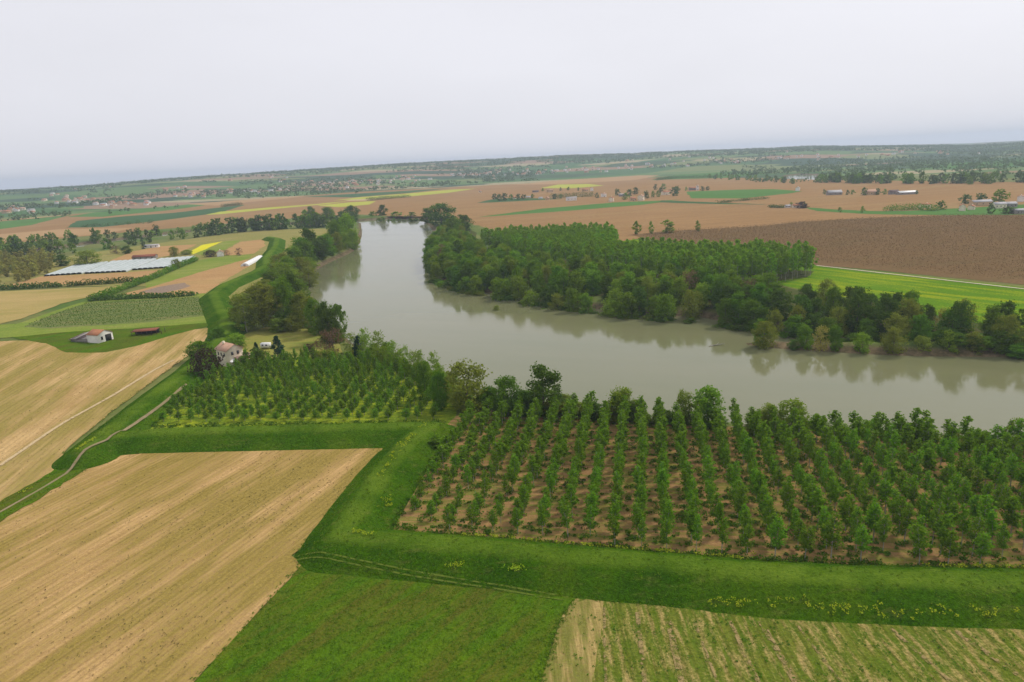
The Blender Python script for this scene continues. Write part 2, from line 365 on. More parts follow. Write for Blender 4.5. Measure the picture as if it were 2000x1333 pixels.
field_mat('rapeseed_pale', (.40, .40, .06), (.33, .36, .06), None, .3, 4, 60, 2, contrast=.12)
field_mat('straw_pale', (.46, .36, .19), (.40, .31, .16), None, .3, 4, 60, 2, contrast=.12)
field_mat('dirt_track', (.28, .22, .13), (.21, .17, .095), (.17, .18, .05), a_st, .8, 8, .5, .5, .55)
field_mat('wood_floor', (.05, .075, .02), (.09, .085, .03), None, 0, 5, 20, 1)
field_mat('white_track', (.55, .48, .36), (.45, .39, .28), None, 0, 3, 20, 1)
def worn_mat(name, c, cover):
    m, t, o = new_mat(name); g = N(t, 'NewGeometry').outputs['Position']
    n = noise(t, g, .8, 4, .7); b = N(t, 'BsdfDiffuse'); L(t, ramp(t, noise(t, g, 2.5, 3), [(.3, tuple(x * .7 for x in c)), (.7, c)]).outputs[0], b.inputs[0])
    tr = N(t, 'BsdfTransparent'); ms = N(t, 'MixShader'); L(t, ramp(t, n, [(cover - .06, (0,) * 3), (cover + .06, (1,) * 3)]).outputs[0], ms.inputs[0])
    L(t, b.outputs[0], ms.inputs[1]); L(t, tr.outputs[0], ms.inputs[2]); L(t, ms.outputs[0], o.inputs[0]); MATS[name] = m
worn_mat('worn_pale', (.58, .44, .25), .62); worn_mat('worn_straw', (.32, .24, .10), .48); worn_mat('worn_grass', (.13, .18, .025), .55); worn_mat('worn_white', (.44, .38, .24), .46)
FZ = [0.03]
def field(name, mat, px, rag=.35, world=False):
    FZ[0] += .006
    xy = np.array(px, float) if world else upl(px)
    return ngon(name, resample(xy, True, rag), FZ[0], MATS[mat], kind='structure')
# far plain first, then what lies on it
field('ploughed_plain', 'plain_soil', [(-500, 560), (0, 478), (300, 449), (560, 428), (600, 424), (700, 419), (760, 423), (830, 423), (880, 424), (930, 440), (1010, 462), (1200, 478), (1260, 462), (1560, 445), (2000, 430), (2500, 420), (2500, 325), (2000, 356), (1600, 352), (1480, 348), (1280, 347), (1000, 360), (700, 375), (400, 396), (0, 430), (-500, 478)], 1)
for nm, mt, px in [
    ('crop_field', 'crop_dark', [(130, 445), (150, 432), (230, 424), (340, 416), (480, 400), (430, 416), (300, 433), (200, 444)]),
    ('crop_field', 'crop_green', [(130, 424), (200, 413), (320, 402), (420, 394), (560, 376), (660, 366), (640, 374), (500, 388), (330, 411), (200, 424)]),
    ('crop_field', 'crop_green', [(-300, 470), (-200, 450), (60, 428), (140, 420), (60, 440), (0, 448)]),
    ('straw_field', 'straw_pale', [(30, 425), (80, 421), (150, 416), (140, 419), (60, 427)]),
    ('pale_ploughed_field', 'plain_soil_pale', [(-200, 478), (0, 458), (120, 448), (260, 446), (200, 458), (60, 468), (-100, 490)]),
    ('pale_ploughed_field', 'plain_soil_pale', [(330, 398), (420, 390), (560, 380), (640, 376), (560, 388), (420, 402)]),
    ('rapeseed_field', 'rapeseed_pale', [(400, 420), (430, 414), (520, 406), (620, 399), (680, 393), (640, 399), (540, 408), (430, 419)]),
    ('rapeseed_field', 'rapeseed_pale', [(620, 402), (680, 396), (735, 393), (722, 400), (660, 405)]),
    ('straw_field', 'straw_pale', [(670, 393), (700, 388), (770, 383), (720, 392)]),
    ('rapeseed_field', 'rapeseed_pale', [(650, 392), (700, 386), (790, 379), (880, 371), (930, 369), (875, 377), (780, 386)]),
    ('crop_field', 'crop_dark', [(590, 385), (690, 379), (800, 373), (880, 368), (800, 377), (690, 386)]),
    ('crop_field', 'crop_dark', [(930, 397), (960, 390), (1000, 387), (1100, 389), (960, 396)]),
    ('crop_field', 'crop_green', [(930, 425), (1060, 408), (1200, 396), (1300, 392), (1330, 390), (1260, 400), (1100, 413)]),
    ('pale_ploughed_field', 'plain_soil_pale', [(990, 362), (1100, 352), (1250, 343), (1290, 343), (1240, 352), (1100, 360)]),
    ('rapeseed_field', 'rapeseed_pale', [(1055, 368), (1090, 361), (1150, 360), (1180, 363), (1120, 368)]),
    ('crop_field', 'crop_green', [(1340, 375), (1440, 371), (1510, 370), (1570, 374), (1535, 379), (1450, 388), (1350, 388)]),
    ('crop_field', 'crop_dark', [(1290, 392), (1400, 396), (1500, 400), (1400, 399), (1290, 396)]),
    ('crop_field', 'crop_green', [(1560, 404), (1620, 409), (1700, 413), (1760, 413), (1900, 406), (2000, 400), (2200, 395), (2200, 412), (2000, 420), (1850, 421), (1700, 419), (1600, 413)]),
    ('crop_field', 'crop_green', [(1270, 352), (1330, 341), (1450, 334), (1500, 338), (1420, 348)]),
    ('crop_field', 'crop_green', [(1790, 330), (1880, 318), (2100, 305), (2100, 318), (1900, 328)]),
]: field(nm, mt, px, .8)
field('orchard_floor', 'orchard_floor', [(1235, 460), (1300, 452), (1400, 447), (1500, 441), (1560, 434), (1700, 426), (1850, 421), (2000, 421), (2500, 416), (2500, 610), (2000, 557), (1850, 542), (1700, 527), (1590, 519), (1570, 495), (1500, 482), (1400, 478), (1290, 474)])
field('green_field', 'bright_green', [(1500, 550), (1590, 519), (1700, 530), (1850, 546), (2000, 562), (2500, 612), (2500, 680), (2000, 650), (1850, 620), (1700, 590), (1560, 566)])
field('grass_strip', 'bright_green', [(1195, 475), (1240, 468), (1290, 476), (1400, 480), (1500, 485), (1565, 496), (1592, 521), (1560, 530), (1300, 525), (1200, 515)])
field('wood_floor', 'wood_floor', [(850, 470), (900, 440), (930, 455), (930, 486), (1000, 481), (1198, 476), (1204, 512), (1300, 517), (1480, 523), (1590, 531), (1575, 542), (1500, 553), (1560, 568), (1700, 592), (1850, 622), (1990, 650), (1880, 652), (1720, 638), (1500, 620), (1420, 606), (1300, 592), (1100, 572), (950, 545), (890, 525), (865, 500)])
# left bank
field('olive_field', 'olive_field', [(-100, 560), (60, 520), (150, 498), (320, 474), (460, 455), (560, 448), (668, 447), (645, 470), (600, 500), (560, 530), (500, 565), (455, 605), (425, 590), (300, 560), (100, 560)])
field('brown_field', 'brown_soil', [(215, 510), (260, 492), (310, 482), (385, 478), (345, 498), (280, 508)])
field('rapeseed_field', 'rapeseed', [(368, 494), (395, 479), (436, 472), (405, 486), (376, 498)])
field('crop_field', 'green_strip', [(380, 497), (440, 472), (470, 470), (440, 488), (400, 500)])
field('brown_field', 'brown_soil', [(440, 490), (470, 473), (516, 468), (518, 480), (496, 496), (440, 502)])
field('tan_field', 'brown_soil', [(10, 560), (80, 541), (245, 533), (280, 530), (335, 527), (295, 546), (200, 552), (0, 563)])
field('green_strip', 'green_strip', [(285, 553), (345, 525), (395, 508), (440, 500), (495, 498), (470, 515), (400, 530), (330, 552), (290, 566)])
field('brown_field', 'brown_soil', [(235, 576), (300, 560), (400, 530), (480, 508), (500, 512), (440, 548), (402, 573), (390, 578)])
field('grey_field', 'grey_soil', [(270, 572), (310, 561), (360, 553), (375, 560), (320, 574)])
field('tan_field', 'tan_green', [(-300, 655), (0, 634), (40, 624), (120, 594), (172, 582), (250, 559), (0, 570), (-300, 586)])
field('green_strip', 'green_strip', [(-300, 690), (0, 662), (100, 654), (430, 634), (408, 580), (400, 574), (170, 588), (30, 634), (-300, 655)])
field('vineyard', 'vineyard', [(45, 640), (115, 610), (172, 592), (390, 581), (416, 616), (300, 630), (100, 643)])
field('stubble_field', 'stubble_left', [(-400, 1200), (0, 988), (70, 948), (140, 908), (122, 889), (150, 861), (224, 802), (300, 745), (362, 700), (400, 670), (430, 640), (345, 648), (200, 660), (0, 668), (-400, 690)])
field('barn_grass', 'levee_grass' if 'levee_grass' in MATS else 'meadow', [(20, 660), (150, 648), (250, 643), (345, 636), (430, 630), (400, 640), (340, 655), (270, 676), (205, 690), (130, 690), (90, 672)])
field('lawn', 'lawn', [(440, 700), (475, 655), (520, 640), (650, 645), (670, 690), (620, 705), (500, 715)])
field('plantation_floor', 'plantation_weeds', [(290, 838), (330, 800), (380, 750), (440, 715), (560, 700), (700, 700), (850, 740), (890, 780), (890, 850), (600, 850), (300, 850)])
field('plantation_floor', 'plantation_soil', [(890, 815), (960, 800), (1100, 812), (1250, 825), (1400, 834), (1700, 852), (2000, 872), (2400, 905), (2400, 1160), (2000, 1150), (1500, 1130), (1100, 1095), (760, 1060), (720, 1040), (800, 930), (850, 860)])
# near side of the levee
field('stubble_field', 'stubble', [(-900, 1500), (-120, 1078), (0, 1014), (60, 978), (130, 938), (190, 907), (235, 887), (300, 880), (500, 877), (700, 872), (748, 877), (735, 896), (690, 955), (640, 1015), (585, 1075), (568, 1087), (590, 1103), (565, 1135), (500, 1203), (440, 1268), (375, 1340), (300, 1430), (220, 1500)], .2)
field('meadow', 'meadow', [(598, 1098), (700, 1040), (1000, 1100), (1200, 1165), (1118, 1180), (1098, 1205), (1085, 1240), (1070, 1290), (1055, 1340), (1040, 1420), (1030, 1500), (220, 1500), (300, 1430), (375, 1342), (440, 1269), (500, 1204), (565, 1136), (590, 1104)], .2)
field('sparse_crop_field', 'sparse_crop', [(1118, 1180), (1150, 1150), (1250, 1172), (1400, 1186), (1700, 1208), (2000, 1212), (2400, 1220), (2700, 1500), (1030, 1500), (1040, 1420), (1055, 1340), (1070, 1290), (1085, 1240), (1098, 1205)], .2)
field('straw_strip', 'straw_rows', [(1116, 1182), (1150, 1172), (1178, 1178), (1178, 1220), (1160, 1330), (1140, 1500), (1032, 1500), (1042, 1420), (1057, 1340), (1072, 1290), (1087, 1240), (1100, 1205)], .3)
def strip(name, mat, px, w, z=.5, follow=False, zpx=0.0):
    def seat(p):
        z_ = 0.0
        for _ in range(5 if follow else 1):
            q = up(p[0], p[1], z_); z_ = max(0.0, float(levee_h(q[:1], q[1:2])[0])) if follow else 0.0
        return q[:2]
    ln = np.array([seat(p) for p in px]); pts = []
    for a, b in zip(ln[:-1], ln[1:]):
        k = max(2, int(np.hypot(*(b - a)) / 2.0)); k = min(k, 150)
        pts += [a + (b - a) * j / k for j in range(k)]
    pts.append(ln[-1]); pts = np.array(pts)
    for _ in range(12): pts[1:-1] = (pts[:-2] + 2 * pts[1:-1] + pts[2:]) / 4
    tn = np.gradient(pts, axis=0); tn /= np.linalg.norm(tn, axis=1)[:, None]; nn = np.column_stack([-tn[:, 1], tn[:, 0]])
    rows = []
    for s in (-1, -.33, .33, 1):
        p = pts + nn * s * w / 2 + (rng.normal(0, w * .03, pts.shape) if abs(s) == 1 else 0)
        zz = np.maximum(levee_h(p[:, 0], p[:, 1]), 0) + z if follow else np.full(len(p), z)
        rows.append(np.column_stack([p, zz]))
    V = np.concatenate(rows); n = len(pts); f = []
    for r in range(3):
        i = np.arange(n - 1) + r * n; f.append(np.column_stack([i, i + 1, i + n + 1, i + n]))
    return link(name, mesh_data(name, V, [(np.concatenate(f)[:, ::-1], 0)], [MATS[mat]]), kind='structure')
strip('grass_verge', 'meadow', [(-80, 1048), (0, 1001), (60, 968), (130, 925), (180, 893), (205, 876)], 9.5, .40)
strip('dirt_track', 'dirt_track', [(-80, 1050), (0, 1003), (60, 970), (130, 928), (180, 895), (202, 872), (222, 853), (250, 838), (290, 817), (320, 795), (365, 757)], .85, .43, True)
strip('field_track', 'worn_pale', [(0, 912), (120, 830), (220, 775), (300, 725), (340, 705)], 1.3, .41)
strip('white_track', 'white_track', [(1595, 520), (1700, 532), (1850, 549), (2000, 566), (2400, 605)], 2.0, .42)
strip('meadow_track', 'worn_grass', [(575, 1092), (650, 1097), (800, 1124), (1000, 1152), (1110, 1171)], .3, .42, True)
strip('meadow_track', 'worn_grass', [(575, 1098), (650, 1105), (800, 1131), (1000, 1158), (1100, 1176)], .3, .42, True)
strip('riverside_track', 'worn_white', [(900, 803), (1100, 809), (1250, 821), (1400, 832), (1700, 851), (2000, 874), (2300, 897)], 2.0, .43)
for i, (a, b2) in enumerate([((1180, 1190), (1185, 1420)), ((1245, 1200), (1268, 1420)), ((1303, 1205), (1345, 1400)), ((1355, 1212), (1425, 1400)), ((1425, 1215), (1510, 1400)), ((1485, 1218), (1590, 1400)), ((1555, 1222), (1690, 1400)), ((1740, 1232), (1930, 1400)), ((1865, 1236), (2100, 1400))]):
    strip('wheel_track', 'worn_straw', [a, b2], .7 + .3 * (i % 3) - .25, .42)

# ------------------------------------------------------------------ foliage builders
leaf_mat('poplar_leaf', (.086, .20, .008), (.17, .285, .018), None, .44)
leaf_mat('stand_leaf', (.115, .24, .012), (.20, .32, .026), None, .44)
leaf_mat('sapling_leaf', (0.0817, 0.1806, 0.0086), (0.1548, 0.2580, 0.0189), None, .42)
leaf_mat('dark_leaf', (.055, .115, .011), (.10, .16, .020), None, .32)
leaf_mat('mid_leaf', (.105, .205, .012), (.175, .27, .022), (.090, .178, .012), .4)
leaf_mat('fresh_leaf', (.135, .235, .014), (.205, .28, .026), None, .4)
leaf_mat('olive_leaf', (.155, .205, .02), (.22, .25, .035), None, .4)
leaf_mat('yellow_leaf', (.24, .23, .05), (.32, .27, .06), None, .35)
leaf_mat('brown_leaf', (.13, .085, .045), (.18, .115, .06), None, .25)
leaf_mat('purple_leaf', (.05, .038, .025), (.08, .055, .03), None, .2)
leaf_mat('pine_leaf', (.022, .06, .03), (.04, .085, .04), None, .2)
leaf_mat('weed_leaf', (.05, .125, .008), (.11, .18, .014), None, .3)
leaf_mat('flower_leaf', (.28, .40, .02), (.42, .46, .03), None, .3)
leaf_mat('far_leaf', (.06, .10, .022), (.10, .15, .03), None, .25)
leaf_mat('orchard_twig', (.15, .098, .044), (.18, .116, .052), (.135, .095, .042), .3)
leaf_mat('spring_leaf', (.24, .25, .05), (.33, .30, .07), None, .35)
leaf_mat('levee_blade', (.062, .135, .006), (.14, .20, .018), None, .38)
leaf_mat('dry_tuft', (.12, .10, .035), (.17, .15, .05), None, .2)
plain('bark_pale', (.42, .39, .33), .9, .25, 3); plain('bark', (.16, .13, .10), .95, .25, 3)

def quads(P, size, flat=0.0, aspect=.75, r=rng, tri=False):
    """leaf-like faces at points P, randomly turned"""
    n = len(P); size = np.broadcast_to(size, (n,))
    a = r.normal(0, 1, (n, 3)); a[:, 2] *= (1 - flat); a /= np.linalg.norm(a, axis=1)[:, None]
    h = r.normal(0, 1, (n, 3)); b = np.cross(a, h); b /= np.linalg.norm(b, axis=1)[:, None] + 1e-9
    s = (size * .5)[:, None]; w = s * aspect
    if tri:
        V = np.stack([P - a * s, P + b * w, P + a * s], 1).reshape(-1, 3); return V, np.arange(n * 3).reshape(n, 3)
    V = np.stack([P - a * s, P + b * w, P + a * s, P - b * w], 1).reshape(-1, 3)
    return V, np.arange(n * 4).reshape(n, 4)
def tube(p, q, r0, r1, k=5):
    p, q = np.array(p, float), np.array(q, float); d = q - p; d /= np.linalg.norm(d)
    u = np.cross(d, (0, .3, 1) if abs(d[2]) < .95 else (1, 0, 0)); u /= np.linalg.norm(u); v = np.cross(d, u)
    an = np.arange(k) * 2 * math.pi / k; c = np.cos(an)[:, None] * u + np.sin(an)[:, None] * v
    V = np.concatenate([p + c * r0, q + c * r1]); i = np.arange(k); j = (i + 1) % k
    return V, np.column_stack([i, j, j + k, i + k])
def join(lst):
    Vs, Fs, n = [], [], 0
    for V, f in lst: Vs.append(V); Fs.append(f + n); n += len(V)
    return np.concatenate(Vs), np.concatenate(Fs)
def polytube(pts, rad, k=5): return join([tube(pts[i], pts[i + 1], rad[i], rad[i + 1], k) for i in range(len(pts) - 1)])

def young_poplar(seed, h=8.6, low=.27, wide=1.45, leaves=30, nb=46, lsize=.34):
    """slender stem, many ascending side shoots set with leaves; returns trunk, crown"""
    r = np.random.default_rng(seed)
    bend = r.normal(0, .3, 2) + (.25, 0)
    ax = lambda t: np.array([bend[0] * t * t, bend[1] * t * t, h * t])
    tr = [polytube([ax(t) for t in (0, .25, .5, .75, 1)], [.085, .07, .05, .03, .01], 5)]; P = []
    for i in range(nb):
        t = low + (1 - low) * (i + r.random()) / nb; a = r.random() * 6.283
        prof = math.sin(min(1, (1.06 - t) / (1 - low) * 1.25) * math.pi / 2) * (.65 + .5 * r.random())
        ln = max(.35, wide * prof); p = ax(t * .96)
        e = p + np.array([math.cos(a) * ln * .8, math.sin(a) * ln * .8, ln * .75])
        tr.append(tube(p, e, .022, .006, 3))
        k = max(6, int(leaves * ln / wide)); s = (r.random(k) * .85 + .2)[:, None]
        P.append(p + (e - p) * s + r.normal(0, .17, (k, 3)))
    P = np.concatenate(P); V, f = quads(P, lsize * (.7 + .6 * r.random(len(P))), 0, .8, r)
    return join(tr), (V, f)
def broadleaf(seed, h=18., w=12., low=.12, clumps=46, per=42, lsize=.75, shape='round', sparse=0.0, trunk_r=.3, limbs=7):
    r = np.random.default_rng(seed); tr = [polytube([(0, 0, -.3), (r.normal(0, .2), r.normal(0, .2), h * .35), (r.normal(0, .4), r.normal(0, .4), h * .8)], [trunk_r, trunk_r * .7, trunk_r * .15], 6)]
    C, S = [], []
    for i in range(clumps):
        t = (i + r.random()) / clumps; a = r.random() * 6.283
        if shape == 'round': pr = math.sin(math.pi * min(1, max(.06, .10 + .84 * t))) ** .6
        elif shape == 'poplar': pr = (math.sin(math.pi * min(1, max(.05, .12 + .82 * t ** .9)))) ** .8
        elif shape == 'cone': pr = 1.05 - t
        elif shape == 'column': pr = math.sin(math.pi * min(.97, .25 + .72 * t)) ** .5
        else: pr = 1.0
        q = w / 2 * pr * (r.random() ** .42) * (.72 + .5 * r.random())
        c = np.array([math.cos(a) * q, math.sin(a) * q, h * (low + (1 - low) * t) - w * .06]); C.append(c); S.append(w * (.09 + .13 * r.random() ** 1.3) * (1.0 if shape != 'cone' else .45 + pr * .6))
    for i in r.permutation(clumps)[:limbs]:
        c = C[i]; tr.append(tube((0, 0, max(h * .12, c[2] - np.hypot(c[0], c[1]) * 1.1)), c, trunk_r * .35, trunk_r * .08, 4))
    P = []
    for c, s in zip(C, S):
        k = int(per * (.6 + .8 * r.random())); d = r.normal(0, 1, (k, 3)); d /= np.linalg.norm(d, axis=1)[:, None]
        P.append(c + d * (s * (.45 + .75 * r.random(k)))[:, None] * (1, 1, .8))
    P = np.concatenate(P); P = P[P[:, 2] > .15]
    if sparse: P = P[r.random(len(P)) > sparse]
    V, f = quads(P, lsize * (.65 + .7 * r.random(len(P))), 0, .8, r)
    return join(tr), (V, f)

class Proto:
    """one kind of tree in a few shapes; near ones carry trunk and crown as parts, far ones are one mesh"""
    def __init__(s, name, shapes, leaf, bark='bark', split=True):
        s.name, s.split, s.n = name, split, 0; s.raw = shapes; s.leaf = leaf; s.bark = bark; s.h = []; s.w = []
        s.data = []
        for (tv, tf), (cv, cf) in shapes:
            s.h.append(cv[:, 2].max()); s.w.append(np.percentile(np.hypot(cv[:, 0], cv[:, 1]), 96) * 2)
            if split: s.data.append((mesh_data('trunk', tv, [(tf, 0)], [MATS[bark]]), mesh_data('crown', cv, [(cf, 0)], [MATS[leaf]])))
            else: s.data.append(mesh_data(name, np.concatenate([tv, cv]), [(tf, 0), (cf + len(tv), 1)], [MATS[bark], MATS[leaf]]))
    def put(s, x, y, h, w=None, label='', group=None, cat='tree', z=None, name=None):
        i = random.randrange(len(s.data)); sz = h / s.h[i]; sx = sz if w is None else w / s.w[i]
        if z is None: z = float(ground_z(np.array([x]), np.array([y]))[0])
        loc = (x, y, z - .05); rz = random.random() * 6.283
        if s.split:
            e = bpy.data.objects.new(name or s.name, None); e.empty_display_size = .5; COL.objects.link(e)
            link('trunk', s.data[i][0], e); link('crown', s.data[i][1], e)
        else:
            e = link(name or s.name, s.data[i])
        e.location = loc; e.rotation_euler = (0, 0, rz); e.scale = (sx, sx, sz)
        e['label'] = label; e['category'] = cat
        if group: e['group'] = group
        return e
    def baked(s, spots):
        """the same shapes joined for a mass; spots rows x,y,z,height,width"""
        Vt, Ft, Vc, Fc, a, b = [], [], [], [], 0, 0
        for x, y, z, h, w in spots:
            i = random.randrange(len(s.raw)); (tv, tf), (cv, cf) = s.raw[i]; q = random.random() * 6.283
            ca, sa = math.cos(q) * w / s.w[i], math.sin(q) * w / s.w[i]; m3 = np.array([[ca, sa, 0], [-sa, ca, 0], [0, 0, h / s.h[i]]])
            Vt.append(tv @ m3 + (x, y, z)); Ft.append(tf + a); a += len(tv); Vc.append(cv @ m3 + (x, y, z)); Fc.append(cf + b); b += len(cv)
        Vt = np.concatenate(Vt); Vc = np.concatenate(Vc)
        return np.concatenate([Vt, Vc]), [(np.concatenate(Ft), 0), (np.concatenate(Fc) + len(Vt), 1)], [MATS[s.bark], MATS[s.leaf]]

YP = Proto('young_poplar', [young_poplar(100 + i, wide=1.25 + .08 * (i % 5), nb=36 + 2 * (i % 6), leaves=26 + (i * 3) % 8) for i in range(10)], 'poplar_leaf', 'bark_pale')
YPS = Proto('young_poplar', [young_poplar(120 + i, leaves=18, nb=34, lsize=.46) for i in range(4)], 'poplar_leaf', 'bark_pale')
SAP = Proto('poplar_sapling', [young_poplar(140 + i, 6.5, .20, 1.5, 26, 34, .38) for i in range(5)], 'sapling_leaf', 'bark_pale')
MP = Proto('tall_poplar', [broadleaf(200 + i, 20, 6.5, .30, 30, 24, .95, 'poplar', 0, .2, 4) for i in range(5)], 'stand_leaf', 'bark_pale', False)
big = lambda s, **k: broadleaf(s, **k)
DK = Proto('broadleaf_tree', [broadleaf(300 + i, 17, 12, .06, 84, 52, .72) for i in range(4)], 'dark_leaf')
MD = Proto('broadleaf_tree', [broadleaf(320 + i, 17, 12, .05, 84, 50, .75) for i in range(5)], 'mid_leaf')
FR = Proto('willow_tree', [broadleaf(340 + i, 14, 11, .04, 78, 46, .66) for i in range(4)], 'fresh_leaf')
OL = Proto('willow_tree', [broadleaf(360 + i, 14, 11, .03, 84, 52, .58) for i in range(4)], 'olive_leaf')
YL = Proto('willow_tree', [broadleaf(370 + i, 12, 9, .04, 44, 36, .6, sparse=.15) for i in range(2)], 'yellow_leaf')
BR = Proto('budding_tree', [broadleaf(380 + i, 14, 11, .06, 50, 40, .5, sparse=.2) for i in range(3)], 'brown_leaf')
PU = Proto('red_leaved_shrub', [broadleaf(390 + i, 8, 9, .02, 44, 50, .5) for i in range(2)], 'purple_leaf')
LP = Proto('poplar_tree', [broadleaf(400 + i, 24, 10, .10, 84, 46, .68, 'poplar', 0, .28) for i in range(4)], 'olive_leaf', 'bark_pale')
FE = Proto('slender_willow', [broadleaf(420 + i, 12, 6, .05, 56, 40, .36, 'poplar', .1, .12) for i in range(4)], 'fresh_leaf', 'bark_pale')
CO = Proto('conifer', [broadleaf(440 + i, 10, 6, .02, 60, 50, .42, 'cone', 0, .2, 4) for i in range(2)], 'pine_leaf')
CY = Proto('cypress_tree', [broadleaf(450, 16, 5, .02, 60, 44, .5, 'column', 0, .25, 3)], 'pine_leaf')
FT = Proto('broadleaf_tree', [broadleaf(460 + i, 16, 13, .03, 26, 16, 1.9, 'round', 0, .3, 2) for i in range(5)], 'far_leaf', 'bark', False)
FM = Proto('broadleaf_tree', [broadleaf(470 + i, 16, 13, .03, 26, 16, 1.9, 'round', 0, .3, 2) for i in range(4)], 'mid_leaf', 'bark', False)
FL = Proto('poplar_tree', [broadleaf(480 + i, 18, 9, .05, 30, 20, 1.5, 'poplar', 0, .3, 2) for i in range(4)], 'fresh_leaf', 'bark', False)
YB = Proto('poplar_tree', [broadleaf(485 + i, 12, 6, .12, 30, 20, 1.1, 'poplar', 0, .15, 2) for i in range(4)], 'spring_leaf', 'bark', False)
SH = Proto('shrub', [broadleaf(490 + i, 3, 4, 0, 24, 26, .42, 'round', 0, .06, 3) for i in range(3)], 'mid_leaf', 'bark', False)

# ------------------------------------------------------------------ young poplars behind the levee
def nth(i): return {1: 'first', 2: 'second', 3: 'third', 4: 'fourth', 5: 'fifth'}.get(i) or '%d%s' % (i, {1: 'st', 2: 'nd', 3: 'rd'}.get(i % 10 if i % 100 not in (11, 12, 13) else 0, 'th'))
def grid_spots(poly, p0, ang, s_row, s_in, jit=.35, idx=False):
    d = np.array([math.cos(ang), math.sin(ang)]); n = np.array([d[1], -d[0]]); o = []
    ks = np.arange(-120, 121); K, J = np.meshgrid(ks, ks)
    x = p0[0] + K * s_row * n[0] + J * s_in * d[0]; y = p0[1] + K * s_row * n[1] + J * s_in * d[1]
    x = x + rng.normal(0, jit, x.shape); y = y + rng.normal(0, jit, y.shape)
    k = inpoly(x, y, poly); return (x[k], y[k], K[k], J[k]) if idx else (x[k], y[k])
pl_right = upl([(880, 822), (960, 812), (1100, 815), (1255, 827), (1400, 836), (1700, 855), (2000, 876), (2260, 900), (2260, 1118), (2000, 1114), (1750, 1109), (1500, 1097), (1250, 1077), (1000, 1057), (820, 1040), (768, 1018), (795, 965), (850, 885), (872, 840)])
p0 = up(1252, 1076)
d = np.array([math.cos(a_pl), math.sin(a_pl)])
s_row = abs(np.dot((up(1303, 1079) - p0)[:2], (d[1], -d[0])))
X, Y, KK, JJ = grid_spots(pl_right, p0, a_pl, s_row, s_row * .74, .25, True)
pj = [(float(np.dot((x, y, -CAMH), F)), x, y, k_, j_) for x, y, k_, j_ in zip(X, Y, KK, JJ)]
def pix(x, y, z=0):
    v = np.array([x, y, z - CAMH]); dd = np.dot(v, F); return 1000 + FPX * np.dot(v, R) / dd, 666.5 - FPX * np.dot(v, U) / dd
vis = []
for dp, x, y, kr, jr in pj:
    qx, qy = pix(x, y)
    if qx > 2080: continue
    k = np.clip((qx - 780) / 300, 0, 1)                              # thin, poor trees towards the levee corner
    if random.random() > .72 + .25 * k: continue
    vis.append((dp, x, y, (4.4 + 4.6 * k) * random.uniform(.8, 1.12), kr, jr))
vis.sort()
rows_ = {k_: i_ + 1 for i_, k_ in enumerate(sorted({v[4] for v in vis}))}; place = {}
for k_ in rows_:
    for i_, v in enumerate(sorted((v for v in vis if v[4] == k_), key=lambda v: v[5])): place[(k_, v[5])] = i_ + 1
rest = []
for i, (dp, x, y, h, kr, jr) in enumerate(vis):
    if i < 300: YP.put(x, y, h, (1.3 + .19 * h) * random.uniform(.75, 1.2) * (1 + .14 * np.clip((pix(x, y)[0] - 1350) / 450, 0, 1)), 'young poplar, %s from the near levee in the %s plantation row from the left' % (nth(place[(kr, jr)]), nth(rows_[kr])), 'young poplars in rows on red brown soil', z=.3)
    else: rest.append((x, y, .3, h, 3.4 * random.uniform(.85, 1.15) * (1 + .14 * np.clip((pix(x, y)[0] - 1350) / 450, 0, 1))))
if rest:
    V, parts, mt = YPS.baked(rest)
    link('young_poplar_rows', mesh_data('young_poplar_rows', V, parts, mt), kind='stuff', label='back rows of young poplars in the plantation beside the river', category='trees')
# saplings in the left block
pl_left = upl([(312, 828), (600, 826), (862, 822), (882, 790), (872, 748), (700, 716), (560, 710), (480, 722), (420, 745), (368, 768)])
a_sl = dir_of((320, 825), (860, 819))
X, Y, KK, JJ = grid_spots(pl_left, up(320, 826), a_sl + 1.57, 4.9, 4.4, .35, True)
small = [v for v in zip(X, Y, KK, JJ) if random.random() > .08][:300]
rows_ = {j_: i_ + 1 for i_, j_ in enumerate(sorted({v[3] for v in small}))}; place = {}
for j_ in rows_:
    for i_, v in enumerate(sorted((v for v in small if v[3] == j_), key=lambda v: v[2])): place[(v[2], j_)] = i_ + 1
for x, y, kr, jr in small:
    qx, qy = pix(x, y); h = 4.4 + 3.8 * np.clip((825 - qy) / 80, 0, 1)
    SAP.put(x, y, h * random.uniform(.75, 1.15), 2.9 * random.uniform(.8, 1.2), 'small poplar, %s from the left in the %s row behind the levee, weedy block' % (nth(place[(kr, jr)]), nth(rows_[jr])), 'small poplars in the weedy block', z=.25)

